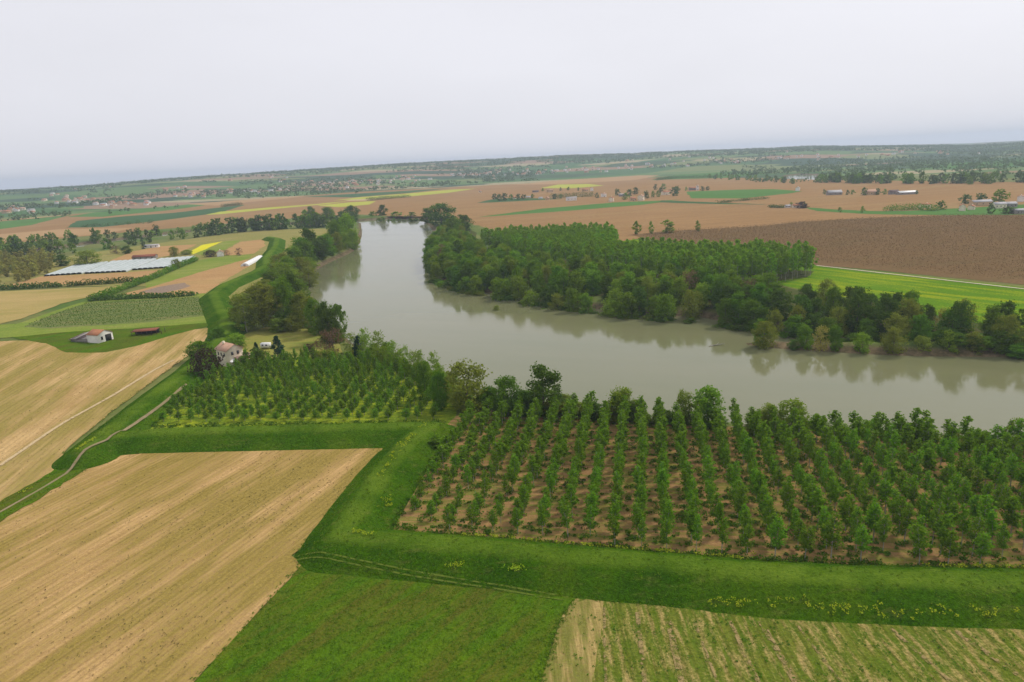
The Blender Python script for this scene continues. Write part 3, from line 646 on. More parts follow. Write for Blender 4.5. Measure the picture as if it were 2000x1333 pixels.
# ------------------------------------------------------------------ weeds and flowers on the ground
def tuft_mass(name, spots, mat, per=14, sz=.35, **props):
    P, S = [], []
    for x, y, z, rad, hh in spots:
        k = max(3, int(per * (.6 + .8 * rng.random()))); a = rng.random(k) * 6.283; q = rad * np.sqrt(rng.random(k))
        P.append(np.column_stack([x + np.cos(a) * q, y + np.sin(a) * q, z + hh * rng.random(k) * (1 - (q / rad) ** 2 * .7)])); S.append(sz * (.6 + .8 * rng.random(k)))
    V, f = quads(np.concatenate(P), np.concatenate(S), .2, .8)
    return link(name, mesh_data(name, V, [(f, 0)], [MATS[mat]]), kind='stuff', **props)
weeds, flow = [], []
for dp, x, y, h, kr, jr in vis:
    if random.random() < .9:
        for _ in range(3): weeds.append((x + random.gauss(-.7, .9), y + random.gauss(.2, .6), .38, random.uniform(.6, 1.5), random.uniform(.4, 1.0)))
    for _ in range(2): weeds.append((x + random.gauss(0, 2.2), y + random.gauss(0, 2.0), .38, random.uniform(.3, .9), random.uniform(.2, .5)))
    if random.random() < .34: flow.append((x + random.gauss(1, 1), y + random.gauss(0, .7), .4, random.uniform(.5, 1.1), .6))
tuft_mass('undergrowth_weeds', weeds, 'weed_leaf', 26, .42, label='low dark green weeds around the feet of the young poplars', category='weeds')
for x, y in zip(X, Y):
    for _ in range(2):
        if random.random() < .6: flow.append((x + random.gauss(0, 2.5), y + random.gauss(0, 2.0), .35, random.uniform(.5, 1.2), .5))
# flowering fringe along the levee crest and toe
def along(px, n, z, sp):
    ln = np.array([up(a, b, z)[:2] for a, b in px]); L_ = np.cumsum([0] + [np.hypot(*(ln[i + 1] - ln[i])) for i in range(len(ln) - 1)])
    for _ in range(n):
        q = random.random() * L_[-1]; x = np.interp(q, L_, ln[:, 0]) + random.gauss(0, sp); y = np.interp(q, L_, ln[:, 1]) + random.gauss(0, sp); yield x, y
for px, n, z, sp in [([(900, 1058), (1100, 1076), (1300, 1093), (1450, 1109)], 90, 0, .6), ([(1800, 1118), (2050, 1122)], 60, 0, .7), ([(1390, 1188), (1470, 1196)], 16, 0, .5), ([(1470, 1194), (1760, 1212), (2000, 1216)], 60, 0, .5),
                     ([(829, 832), (790, 868), (758, 908), (735, 940)], 46, 3.6, .8), ([(685, 1042), (730, 1048)], 14, 3.6, .4), ([(150, 905), (190, 880)], 26, 0, .3), ([(745, 1015), (770, 990)], 14, 0, .8), ([(40, 965), (70, 952)], 6, 0, .3)]:
    for x, y in along(px, n, z, sp):
        zz = max(0, float(levee_h(np.array([x]), np.array([y]))[0])) + .5 if True else 0
        flow.append((x, y, zz - .1, random.uniform(.3, .75), .4))
tuft_mass('flowering_weeds', flow, 'flower_leaf', 9, .30, label='scattered yellow green flowering weeds along the levee and among the poplars', category='weeds')
fringe = [(x, y, .35, random.uniform(.6, 1.3), .9) for px, n in (([(770, 1030), (850, 1048), (1000, 1062), (1250, 1083), (1500, 1103), (1750, 1115), (2050, 1119)], 420), ([(300, 836), (600, 833), (860, 828)], 150), ([(872, 840), (850, 885), (795, 965), (765, 1020)], 120)) for x, y in along(px, n, 0, .9)]
tuft_mass('rough_grass', fringe, 'weed_leaf', 16, .5, label='strip of rough dark grass between the levee and the plantation', category='grass')
edge = [(x, y, .38, random.uniform(.2, .5), .15) for px, n in (([(748, 877), (690, 955), (640, 1015), (585, 1075), (568, 1087)], 70), ([(590, 1103), (500, 1203), (375, 1340)], 80), ([(235, 887), (500, 877), (748, 877)], 150), ([(122, 889), (224, 802), (300, 745), (400, 670)], 240), ([(0, 1014), (130, 938), (235, 887)], 160), ([(1118, 1180), (1085, 1240), (1055, 1340)], 140), ([(1150, 1172), (1400, 1190), (1700, 1212), (2000, 1218)], 420), ([(0, 988), (140, 908)], 120)) for x, y in along(px, n, 0, .45)]
tuft_mass('verge_grass', edge, 'levee_blade', 7, .22, label='ragged grass creeping over the borders of the near fields', category='grass')
for (a, b2) in ((893, 1116), (1008, 1124)):
    p = up(a, b2, 1.0); k = 26; q = np.column_stack([p[0] + rng.normal(0, .9, k * 6), p[1] + rng.normal(0, .45, k * 6), np.abs(rng.normal(0, .3, k * 6))])
    zb = max(0.6, float(levee_h(p[:1], p[1:2])[0])); V, f = quads(q - (p[0], p[1], 0), .28)
    o2 = link('flowering_weed', mesh_data('flowering_weed', V, [(f, 0)], [MATS['flower_leaf']]), label='yellow green weed clump low on the levee slope, %s' % ('left of two' if a < 900 else 'right of two'), category='weed', group='weed clumps on the levee slope')
    o2.location = (p[0], p[1], zb)
st_poly = upl([(-100, 1080), (0, 1018), (235, 890), (735, 880), (560, 1090), (360, 1340), (0, 1420), (-300, 1420)])
xs = rng.uniform(st_poly[:, 0].min(), st_poly[:, 0].max(), 5200); ys = rng.uniform(st_poly[:, 1].min(), st_poly[:, 1].max(), 5200)
k = inpoly(xs, ys, st_poly) & (rng.random(5200) < fbm(xs, ys, 22, 17) ** 3 * 2.6)
tuft_mass('dry_weeds', [(x, y, .38, random.uniform(.08, .26), .18) for x, y in zip(xs[k], ys[k])], 'dry_tuft', 5, .17, label='dark dry weed tufts dotted over the near stubble field', category='weeds')
st2 = upl([(0, 980), (120, 895), (300, 740), (400, 665), (100, 695), (0, 690)])
xs = rng.uniform(st2[:, 0].min(), st2[:, 0].max(), 2500); ys = rng.uniform(st2[:, 1].min(), st2[:, 1].max(), 2500)
k = inpoly(xs, ys, st2) & (rng.random(2500) < fbm(xs, ys, 22, 18) ** 2 * 1.5)
tuft_mass('dry_weeds', [(x, y, .4, random.uniform(.1, .3), .2) for x, y in zip(xs[k], ys[k])], 'dry_tuft', 5, .2, label='dry weed tufts dotted over the stubble field below the barn', category='weeds')
st3 = upl([(1110, 1195), (1300, 1200), (2000, 1230), (2100, 1400), (1050, 1400)])
xs = rng.uniform(st3[:, 0].min(), st3[:, 0].max(), 1500); ys = rng.uniform(st3[:, 1].min(), st3[:, 1].max(), 1500)
k = inpoly(xs, ys, st3) & (rng.random(1500) < .4)
tuft_mass('crop_weeds', [(x, y, .38, random.uniform(.15, .5), .2) for x, y in zip(xs[k], ys[k])], 'weed_leaf', 7, .24, label='dark weed tufts in the patchy crop field below the levee', category='weeds')

def scatter_tufts(name, px, n, mat, follow, rad, hh, per, sz, **pr):
    poly = upl(px); q = rng.uniform(poly.min(0), poly.max(0), (n, 2)); k = inpoly(q[:, 0], q[:, 1], poly); q = q[k]
    dl = np.min([dist_line(q[:, 0], q[:, 1], c) for c in crest_lines], axis=0); q = q[(dl < 10) == follow]
    zz = np.maximum(levee_h(q[:, 0], q[:, 1]), 0) + .05 if follow else np.full(len(q), .38)
    tuft_mass(name, [(a, b_, c, rad * random.uniform(.5, 1.6), hh) for (a, b_), c in zip(q, zz)], mat, per, sz, **pr)
scatter_tufts('levee_tufts', [(560, 1120), (560, 1020), (740, 860), (180, 905), (180, 820), (900, 810), (900, 850), (760, 1020), (2080, 1110), (2080, 1225), (1300, 1185)], 14000, 'levee_blade', True, .35, .25, 6, .26, label='uneven grass tufts covering the levee banks', category='grass')
scatter_tufts('meadow_tufts', [(600, 1105), (1100, 1178), (1050, 1340), (1040, 1400), (330, 1400)], 5000, 'levee_blade', False, .4, .16, 5, .22, label='grass tufts over the green meadow below the levee', category='grass')

# ------------------------------------------------------------------ trees one by one: proto, foot x, foot y, top y, width px, label
def tree_at(P, bx, by, ty, wpx, label, group=None, cat='tree', name=None):
    z = float(ground_z(*[np.array([v]) for v in up(bx, by, 0)[:2]])[0]); p = up(bx, by, max(z, -4)); mpx = metres(bx, by)
    P.put(p[0], p[1], max(1.0, (by - ty) * mpx * 1.03), wpx * mpx, label, group, cat, max(z, -4.0), name)
for a in [
    (LP, 530, 645, 556, 62, 'tall olive green poplar, broadest in the grove behind the house'),
    (LP, 482, 648, 570, 50, 'tall olive poplar at the left end of the grove above the house'),
    (LP, 500, 628, 560, 46, 'olive poplar in the back of the grove near the levee'),
    (MD, 560, 640, 538, 48, 'tallest dark poplar standing in the middle of the grove'),
    (DK, 575, 625, 530, 44, 'dark tree at the back of the grove by the water'),
    (LP, 592, 640, 568, 46, 'olive poplar right of the tallest tree in the grove'),
    (MD, 620, 655, 582, 42, 'green poplar on the water side of the grove'),
    (DK, 638, 668, 585, 40, 'dark poplar on the river edge of the grove'),
    (MD, 662, 668, 590, 36, 'neat rounded poplar at the right end of the grove against the water'),
    (BR, 652, 692, 640, 62, 'brown budding round tree at the right edge of the lawn'),
    (OL, 570, 648, 615, 40, 'low olive bush beneath the poplar grove'),
    (FR, 545, 650, 620, 40, 'low green bush beneath the left of the poplar grove'),
    (CO, 545, 705, 655, 34, 'blue green conifer on the lawn beside the white trailer'),
    (CO, 503, 700, 668, 18, 'small dark conifer between the house and the white trailer'),
    (DK, 500, 722, 682, 54, 'broad dark bush right of the house'),
    (FR, 462, 680, 652, 44, 'green bush behind the roof of the house'),
    (PU, 408, 738, 676, 58, 'dark red leaved tree left of the house'),
    (MD, 392, 705, 664, 54, 'green round tree between the house and the levee'),
    (DK, 428, 672, 640, 40, 'dark green tree on the levee above the house'),
    (PU, 605, 692, 672, 26, 'low dark shrub on the lawn right of the conifer'),
    (OL, 640, 715, 680, 50, 'olive bush at the foot of the brown budding tree'),
    (CO, 702, 702, 655, 30, 'dark conifer on the riverbank right of the brown tree'),
    (FE, 715, 705, 640, 34, 'feathery pale green willow right of the riverbank conifer'),
    (FE, 742, 712, 645, 38, 'feathery pale green willow, second from the riverbank conifer'),
    (FE, 770, 722, 662, 30, 'feathery pale willow, third from the riverbank conifer'),
    (FE, 795, 738, 672, 30, 'thin pale willow above the weedy poplar block'),
    (FE, 822, 748, 680, 30, 'thin pale willow near the right corner of the weedy block'),
    (FE, 850, 762, 685, 34, 'thin pale willow left of the big olive willow'),
    (MD, 832, 782, 700, 34, 'green poplar at the corner of the two plantations'),
    (MD, 860, 800, 718, 36, 'dark green poplar beside the big olive willow'),
    (OL, 915, 800, 700, 92, 'big rounded olive willow on the near bank'),
    (MD, 988, 808, 731, 62, 'mid green tree between the olive willow and the tall dark tree'),
    (DK, 1062, 812, 706, 82, 'tallest dark tree on the near bank, standing against the water'),
    (DK, 1020, 815, 760, 46, 'low dark tree left of the tallest near bank tree'),
    (FR, 1215, 820, 753, 58, 'pale green round willow behind the poplar rows'),
    (OL, 1130, 815, 785, 44, 'low olive bush on the near bank by the tall dark tree'),
    (MD, 1382, 832, 752, 64, 'round mid green tree rising behind the poplar rows'),
    (FR, 1335, 828, 760, 40, 'leafy green tree left of the round tree behind the rows'),
    (DK, 1300, 826, 800, 46, 'low dark bush on the near bank below the two round trees'),
    (FR, 1545, 842, 775, 70, 'pale green willow behind the right hand poplar rows'),
    (OL, 1500, 842, 785, 44, 'olive willow left of the pale willow behind the right rows'),
    (FE, 1985, 885, 812, 50, 'bare pale willow at the right edge on the near bank'),
    (OL, 970, 606, 595, 13, 'small yellow bush growing out of the river'),
    (LP, 470, 635, 575, 40, 'olive poplar nearest the levee in the grove'),
    (LP, 515, 640, 552, 50, 'second broad olive poplar in the grove'),
    (LP, 610, 648, 580, 44, 'olive poplar between the dark ones in the grove'),
    (DK, 645, 672, 600, 40, 'dark low poplar under the neat rounded one'),
    (MD, 585, 605, 545, 44, 'green tree on the river edge above the grove'),
    (OL, 605, 560, 520, 40, 'olive willow leaning out above the grove'),
    (MD, 560, 590, 535, 48, 'green broad tree filling the gap above the grove'),
    (MD, 540, 605, 550, 44, 'green tree at the inner side above the grove'),
    (FR, 600, 535, 500, 46, 'fresh willow above the leaning olive one'),
    (MD, 560, 545, 500, 44, 'mid green tree beside the broad olive willow'),
    (MD, 590, 515, 462, 44, 'leafy tree left of the dark rounded one'),
    (MD, 640, 505, 455, 36, 'mid green tree right of the dark rounded one, by the water'),
    (FR, 690, 488, 445, 30, 'fresh green tree at the very tip of the bend'),
    (DK, 672, 470, 425, 32, 'dark tree behind the bright tall one at the bend'),
    # left bank upstream
    (FR, 681, 480, 416, 40, 'bright green tall tree at the river bend on the left bank'),
    (MD, 655, 490, 430, 36, 'green tree left of the bright tall one at the bend'),
    (DK, 607, 512, 444, 44, 'dark rounded tree on the left bank above the white tunnel'),
    (MD, 632, 500, 460, 40, 'green riverbank tree right of the dark rounded one'),
    (DK, 625, 508, 462, 40, 'dark riverbank tree beside the dark rounded one'),
    (OL, 656, 492, 455, 36, 'olive willow between the dark rounded tree and the bend'),
    (FR, 670, 490, 452, 36, 'pale willow overhanging the water at the bend'),
    (YL, 696, 478, 455, 22, 'yellowish bush at the water edge of the bend'),
    (MD, 575, 525, 482, 44, 'green tree on the left bank right of the white tunnel'),
    (OL, 548, 535, 495, 48, 'olive bushy tree just right of the white tunnel'),
    (OL, 585, 545, 500, 52, 'broad olive willow hanging over the left bank'),
    (FR, 560, 560, 512, 54, 'pale green willow on the left bank above the grove'),
    (MD, 535, 575, 525, 44, 'green tree on the left bank just above the grove'),
    (OL, 520, 595, 545, 40, 'olive tree at the top end of the grove by the river'),
    (MD, 600, 520, 470, 40, 'leafy green tree on the left bank beneath the dark rounded one'),
    # far side of the bend
    (DK, 690, 432, 400, 30, 'dark tree standing where the side channel leaves the bend'),
    (DK, 608, 425, 403, 16, 'lone dark tree above the channel belt'),
    (DK, 748, 424, 399, 22, 'dark pointed tree alone on the far end of the river'),
    (MD, 640, 432, 404, 30, 'green tree above the left bank of the bend'),
    (FM, 730, 427, 412, 24, 'bush left of the pointed tree at the far end of the river'),
    (FM, 775, 426, 413, 30, 'bush right of the pointed tree at the far end of the river'),
    (FM, 805, 427, 414, 26, 'low bush nearest the wood at the far end of the river'),
    (DK, 862, 440, 398, 60, 'big dark tree at the head of the far bank wood'),
    (DK, 835, 436, 405, 30, 'dark tree leaning to the water at the head of the wood'),
    (DK, 905, 452, 420, 36, 'dark tree behind the head of the far bank wood'),
    (MD, 885, 458, 425, 44, 'green tree just behind the big dark one at the wood head'),
    # lone trees by the brown orchard
    (FL, 1243, 458, 432, 18, 'pale poplar left of four before the brown orchard'),
    (FL, 1272, 457, 432, 11, 'narrow pale poplar, second of four before the orchard'),
    (FL, 1304, 455, 430, 28, 'widest pale poplar of four before the orchard'),
    (FL, 1363, 452, 431, 12, 'narrow pale poplar, right of four before the orchard'),
    (FM, 1204, 469, 452, 11, 'small round tree at the corner of the tall poplar stand'),
    # spit
    (OL, 1492, 679, 622, 48, 'leaning olive willow at the tip of the spit'),
    (MD, 1482, 676, 618, 22, 'upright green tree behind the willow at the spit tip'),
    (MD, 1572, 683, 628, 34, 'green tree on the spit, second clump from its tip'),
    (YL, 1603, 686, 632, 32, 'yellow orange willow on the spit'),
    (MD, 1630, 686, 630, 32, 'round green tree on the spit right of the yellow willow'),
    (FR, 1683, 689, 645, 38, 'small fresh green tree in the middle of the spit'),
    (OL, 1745, 691, 634, 48, 'wide grey green willow on the right half of the spit'),
    (DK, 1550, 683, 662, 26, 'low dark bush near the tip of the spit'),
    (OL, 1800, 690, 652, 40, 'olive willow near the right end of the spit'),
    (FR, 1850, 690, 640, 44, 'fresh green willow near the right end of the spit'),
    (OL, 1900, 692, 645, 40, 'olive willow, second from the right end of the spit'),
    (MD, 1950, 692, 640, 46, 'green willow, last on the right end of the spit'),
    (OL, 1995, 692, 645, 46, 'olive willow cut by the right edge on the spit'),
    # behind the spit
    (DK, 1672, 655, 554, 54, 'tallest dark tree of the wood behind the spit'),
    (DK, 1725, 660, 565, 56, 'dark tree right of the tallest one behind the spit'),
    (DK, 1870, 660, 585, 46, 'dark rounded tree before the bright green field'),
    (DK, 1942, 655, 592, 34, 'dark lollipop tree at the right before the bright green field'),
    (YL, 1838, 650, 600, 24, 'yellow leaved tree between the dark trees behind the spit'),
    (OL, 1780, 655, 590, 44, 'olive tree right of the tall dark pair behind the spit'),
    (DK, 1808, 655, 592, 32, 'dark tree right of the olive one behind the spit'),
    # left farm
    (CY, 281, 487, 464, 9, 'dark column of a cypress beside the farm hut'),
    (OL, 340, 501, 482, 20, 'rounded olive tree right of the red roofed farm shed'),
    (OL, 365, 498, 488, 22, 'low olive bushes right of the farm shed tree'),
    (BR, 228, 496, 480, 24, 'brownish bush cluster left of the cypress'),
    (DK, 248, 496, 480, 20, 'dark bush cluster near the cypress'),
    (OL, 345, 526, 505, 18, 'pale round tree in the hedge beside the plastic sheets'),
    (PU, 412, 502, 488, 26, 'dark bush left of the small white house by the levee'),
    (BR, 442, 500, 488, 20, 'brown bush right of the small white house by the levee'),
    (BR, 468, 500, 484, 16, 'round brown bush near the levee bend'),
    (OL, 172, 518, 488, 50, 'yellow green round tree clump above the plastic sheets'),
    (DK, 122, 520, 497, 30, 'dark tree clump left of the plastic sheets'),
    (DK, 145, 484, 455, 22, 'dark tree by the pale water of the side channel'),
    # right farm
    (FM, 1950, 398, 370, 40, 'largest round tree above the farm at the right edge'),
    (FT, 1915, 398, 378, 24, 'dark tree left of the largest round tree at the right farm'),
    (FT, 1885, 398, 380, 24, 'dark tree among the roofs of the right farm'),
    (FM, 1838, 410, 392, 22, 'green tree left of the cream farmhouse'),
    (FT, 1935, 418, 396, 14, 'dark pointed tree before the grey farm roofs'),
    (FT, 1965, 418, 404, 30, 'dark bushes before the right farm'),
    (FM, 1684, 416, 403, 9, 'small roadside tree, nearer the right farm'),
    (FM, 1640, 415, 405, 8, 'small roadside tree, farther from the right farm'),
    (PU, 1565, 407, 394, 22, 'dark red tree beside the lone farmstead on the plain'),
]: tree_at(*a)

# woods on the far bank: every tree its own
def scatter_poly(px, n, mind):
    poly = upl(px); o = []; tries = 0
    x0, y0 = poly.min(0); x1, y1 = poly.max(0)
    while len(o) < n and tries < n * 60:
        tries += 1; x = random.uniform(x0, x1); y = random.uniform(y0, y1)
        if not inpoly(np.array([x]), np.array([y]), poly)[0]: continue
        if all((x - a) ** 2 + (y - b) ** 2 > mind * mind for a, b in o): o.append((x, y))
    return o
bankw = [(838, 490), (834, 515), (850, 540), (885, 556), (930, 566), (1000, 577), (1100, 593), (1200, 605), (1300, 613), (1370, 613), (1420, 624), (1500, 638), (1600, 648), (1720, 657), (1850, 668), (2050, 680), (2050, 662), (1990, 656), (1850, 642), (1700, 620), (1560, 594), (1470, 580), (1400, 572), (1300, 560), (1150, 545), (1020, 525), (940, 500), (900, 470), (860, 465)]
for x, y in scatter_poly(bankw, 270, 6.2):
    qx, qy = pix(x, y); u = random.random()
    P = MD if u < .58 else FR if u < .76 else DK if u < .90 else OL if u < .985 else BR
    if qx > 1500: P = DK if u < .45 else MD if u < .8 else OL
    P.put(x, y, random.uniform(13, 19) if qx < 1450 else random.uniform(12, 17), random.uniform(8.5, 12.5), {MD: 'mid green tree', FR: 'fresh green tree', DK: 'dark green tree', OL: 'olive tree', BR: 'brown budding tree'}[P] + ' in the dense wood along the far bank of the river', 'trees of the far bank wood: ' + P.leaf.replace('_', ' '), name='bank_tree')
# tall poplar plantation
pp = upl([(935, 486), (1000, 480), (1188, 473), (1200, 477), (1206, 510), (1300, 515), (1480, 521), (1588, 529), (1582, 540), (1510, 556), (1440, 568), (1380, 566), (1300, 552), (1150, 537), (1020, 515)])
X, Y = grid_spots(pp, up(1165, 475), dir_of((1585, 530), (1440, 560)), 7.4, 7.0, .5)
sp = sorted([(float(np.dot((x, y, -CAMH), F)), x, y) for x, y in zip(X, Y)]); fr = []
edge = dist_line(np.array([q[1] for q in sp]), np.array([q[2] for q in sp]), pp, True)
order = np.argsort(edge); pick = set(order[:300].tolist())
for i, (dp, x, y) in enumerate(sp):
    h = random.uniform(17.5, 21.5)
    if i in pick: MP.put(x, y, h, random.uniform(6, 7.5), 'tall poplar with a bare pale trunk on the edge of the far plantation', 'tall poplars along the edge of the far plantation', z=.2)
    else: fr.append((x, y, .2, h, random.uniform(6, 7.5)))
V, parts, mt = MP.baked(fr)
link('tall_poplar_stand', mesh_data('tall_poplar_stand', V, parts, mt), kind='stuff', label='closed green canopy of the tall poplar plantation beyond the river', category='trees')
# belts of trees, each tree its own
def belt(px, n, hr, protos, label, group, sp=6, wr=(.7, .95)):
    ln = upl(px); L_ = np.cumsum([0] + [np.hypot(*(ln[i + 1] - ln[i])) for i in range(len(ln) - 1)]); todo = []
    for i in range(n):
        q = (i + random.random()) / n * L_[-1]; x = np.interp(q, L_, ln[:, 0]) + random.gauss(0, sp); y = np.interp(q, L_, ln[:, 1]) + random.gauss(0, sp)
        P = random.choice(protos); h = random.uniform(*hr)
        todo.append((pix(x, y)[0], P, x, y, h))
    for i, (_, P, x, y, h) in enumerate(sorted(todo, key=lambda v: v[0])):
        P.put(x, y, h, h * random.uniform(*wr), label + ', %s from the left' % nth(i + 1), group)
belt([(700, 441), (640, 444), (560, 447), (460, 455), (400, 461)], 34, (14, 24), [FT, FT, FM], 'tree in the dark belt, near side of left channel', 'trees along the near side of the left channel', 7)
belt([(400, 462), (320, 470), (200, 487), (110, 498), (0, 515)], 13, (10, 20), [FT, FM, FM], 'tree in the broken belt, near side of left channel', 'scattered trees along the near side of the left channel', 7)
belt([(680, 428), (560, 434), (460, 441), (360, 449), (250, 462), (100, 476), (-20, 494)], 44, (8, 20), [FT, FM, FM, FL], 'tree on the far side of the left channel', 'trees along the far side of the left channel', 8)
belt([(100, 480), (60, 484), (20, 490)], 8, (14, 22), [FL, FM], 'olive tree at the far left of the channel', 'olive trees at the far left of the channel', 10)
for x, y in scatter_poly([(-60, 575), (-60, 515), (0, 505), (70, 500), (110, 510), (95, 535), (60, 550), (0, 565)], 120, 5.5):
    YB.put(x, y, random.uniform(9, 13), random.uniform(5, 7), 'yellow green young poplar in the block at the left edge', 'yellow green poplars at the left edge', z=.1)
belt([(730, 427), (770, 427), (825, 428)], 9, (5, 10), [FM, FT], 'bush on the far shore at the river end', 'bushes on the far shore at the river end', 3, (.9, 1.4))

# hedges
def hedge(px, label, h=3.2, w=3.4, mat='dark_leaf', dens=9, gap=.0):
    ln = upl(px); P = []
    for a, b in zip(ln[:-1], ln[1:]):
        d_ = np.hypot(*(b - a)); n = max(2, int(d_ / 1.3))
        for i in range(n):
            if random.random() < gap: continue
            c = a + (b - a) * (i + random.random()) / n; hh = h * random.uniform(.6, 1.25); k = int(dens * 3.4)
            dd = rng.normal(0, 1, (k, 3)); dd /= np.linalg.norm(dd, axis=1)[:, None]
            P.append(np.column_stack([c[0] + dd[:, 0] * w * .5, c[1] + dd[:, 1] * w * .5, .25 + hh * .5 + dd[:, 2] * hh * .5]))
    V, f = quads(np.concatenate(P), 1.2, 0, .9); c0 = V.mean(0) * (1, 1, 0)
    o_ = link('hedge', mesh_data('hedge', V - c0, [(f, 0)], [MATS[mat]]), label=label, category='hedge'); o_.location = c0; return o_
hedge([(-80, 572), (0, 567), (120, 561)], 'long clipped dark hedge across the fields at the left edge', 4, 4.5)
hedge([(130, 560), (215, 555), (290, 549)], 'dark hedge running on from the long one towards the diagonal hedge', 4, 4.5)
hedge([(178, 590), (225, 573), (262, 560), (300, 546), (345, 526), (385, 510)], 'diagonal bushy hedge climbing from the vineyard to the plastic sheets', 4.4, 5.0, 'mid_leaf', 9, .1)
hedge([(175, 589), (270, 584), (330, 582), (382, 578)], 'straight dark hedge along the top of the vineyard', 3.6, 4.2)
hedge([(160, 444), (230, 440), (300, 436)], 'thin hedge on the dark crop field beyond the channel', 5, 6, 'far_leaf', 6, .4)
hedge([(435, 405), (470, 401)], 'short far hedge on the ploughed plain left of centre', 8, 14, 'far_leaf', 8)
hedge([(718, 393), (760, 389), (800, 386)], 'far hedge beside the yellow field on the plain', 8, 14, 'far_leaf', 8)
hedge([(1075, 388), (1120, 386), (1160, 384)], 'dense dark hedge beside the long white farm shed', 9, 12, 'far_leaf', 9)
hedge([(1503, 406), (1530, 407)], 'clipped hedge beside the lone farmstead', 4, 6, 'far_leaf', 9)
hedge([(1730, 413), (1790, 410), (1830, 413)], 'leafy hedge left of the right hand farm', 7, 10, 'mid_leaf', 9)
hedge([(1280, 353), (1320, 349), (1400, 347)], 'far dark hedge above the central hamlet', 9, 16, 'far_leaf', 8)
hedge([(1400, 398), (1460, 392), (1500, 389)], 'low scrub line on the green field of the plain', 4, 8, 'far_leaf', 5, .3)

# brown leafless orchard: rows upon rows of low twiggy trees
op = upl([(1250, 462), (1300, 455), (1400, 449), (1500, 443), (1560, 436), (1700, 428), (1850, 423), (2000, 423), (2060, 423), (2060, 560), (2000, 553), (1850, 538), (1700, 523), (1592, 516), (1570, 494), (1500, 480), (1400, 475), (1290, 471)])
X, Y = grid_spots(op, up(1700, 500), .25, 6.0, 4.2, .4)
P = []
for x, y in zip(X, Y):
    k = 14; P.append(np.column_stack([x + rng.normal(0, 1.0, k), y + rng.normal(0, 1.0, k), .8 + 2.6 * rng.random(k)]))
V, f = quads(np.concatenate(P), .75, 0, .5)
link('bare_orchard', mesh_data('bare_orchard', V, [(f, 0)], [MATS['orchard_twig']]), kind='stuff', label='large brown leafless orchard beyond the bright green field', category='orchard')
# vine rows
vp = upl([(50, 639), (118, 611), (174, 593), (388, 582), (414, 615), (300, 629), (100, 642)])
X, Y = grid_spots(vp, up(300, 610), a_lv, 3.0, 1.6, .15); P = []
for x, y in zip(X, Y): P.append(np.column_stack([x + rng.normal(0, .35, 3), y + rng.normal(0, .35, 3), .5 + .9 * rng.random(3)]))
V, f = quads(np.concatenate(P), .75, 0, .7)
link('vine_rows', mesh_data('vine_rows', V, [(f, 0)], [MATS['weed_leaf']]), kind='stuff', label='low green rows of the vineyard above the barn', category='vines')

# far woods on the hills and the wide valley to the right
n = 30000; az = np.radians(rng.uniform(-44, 44, n)); r = np.sqrt(rng.uniform(1500 ** 2, 6500 ** 2, n)); x = r * np.sin(az); y = r * np.cos(az)
ft = np.interp(np.degrees(az), AZX, FOOT)
azd = np.degrees(az); right = (azd > 17) & (r > np.interp(azd, [17, 20, 36, 44], [2350, 1750, 1750, 1750]))
w = fbm(x, y, 420, 41); w2 = fbm(x, y, 150, 43)
k = ((r > ft - 120) & (w * .6 + w2 * .4 > .56)) | (right & (w * .5 + w2 * .5 > .50)) | ((r > 4300) & (r < 5600) & (w2 > .40))
x, y, r = x[k], y[k], r[k]; zz = ground_z(x, y); P, S = [], []
for i in range(len(x)):
    s = random.uniform(7, 13); q = 8; dd = rng.normal(0, 1, (q, 3)); P.append(np.column_stack([x[i] + dd[:, 0] * s * .42, y[i] + dd[:, 1] * s * .42, zz[i] + s * .45 + dd[:, 2] * s * .24])); S.append(np.full(q, s * .62))
V, f = quads(np.concatenate(P), np.concatenate(S), 0, .85)
link('far_woods', mesh_data('far_woods', V, [(f, 0)], [MATS['far_leaf']]), kind='stuff', label='dark woods scattered over the distant hills', category='woods')
belt([(1380, 348), (1450, 352), (1520, 356), (1560, 360)], 22, (10, 18), [FT, FM, FL], 'tree in the belt left of the far pond', 'trees left of the far pond', 12)
belt([(1596, 356), (1700, 358), (1800, 359), (1900, 358), (2030, 356)], 60, (13, 24), [FT, FT, FM], 'tree in the dark belt closing the right plain', 'trees of the dark belt on the right', 16)

belt([(845, 540), (885, 555), (930, 565), (1000, 576), (1100, 592), (1200, 604), (1300, 613), (1365, 614)], 62, (3.5, 7), [MD, DK, OL], 'low tree at the water foot of the far wood', 'low trees at the foot of the far bank wood', 1.5, (1.1, 1.7))
belt([(1400, 622), (1500, 636), (1600, 645), (1720, 655), (1850, 668), (2030, 680)], 40, (3.5, 7), [DK, MD], 'low tree by the inlet behind the spit', 'low trees behind the spit', 1.5, (1.1, 1.7))
belt([(700, 690), (760, 706), (840, 742), (900, 772), (980, 798), (1100, 813), (1250, 826), (1400, 834), (1600, 846), (1800, 860), (2030, 878)], 70, (2.5, 5), [SH, MD, OL, FR], 'low bush on the near bank behind the plantations', 'bushes on the near bank', 1.5, (1.2, 1.8))

belt([(690, 688), (740, 704), (800, 728), (860, 760), (900, 785)], 20, (6, 10), [FE, FR, FE, MD], 'leafy willow edging the weedy block by the water', 'willows edging the weedy block', 2, (.55, .85))
belt([(930, 790), (1020, 806), (1130, 814), (1240, 824)], 12, (5, 9), [DK, MD, OL], 'leafy tree behind the middle of the poplar rows', 'trees behind the middle of the poplar rows', 2, (.8, 1.2))
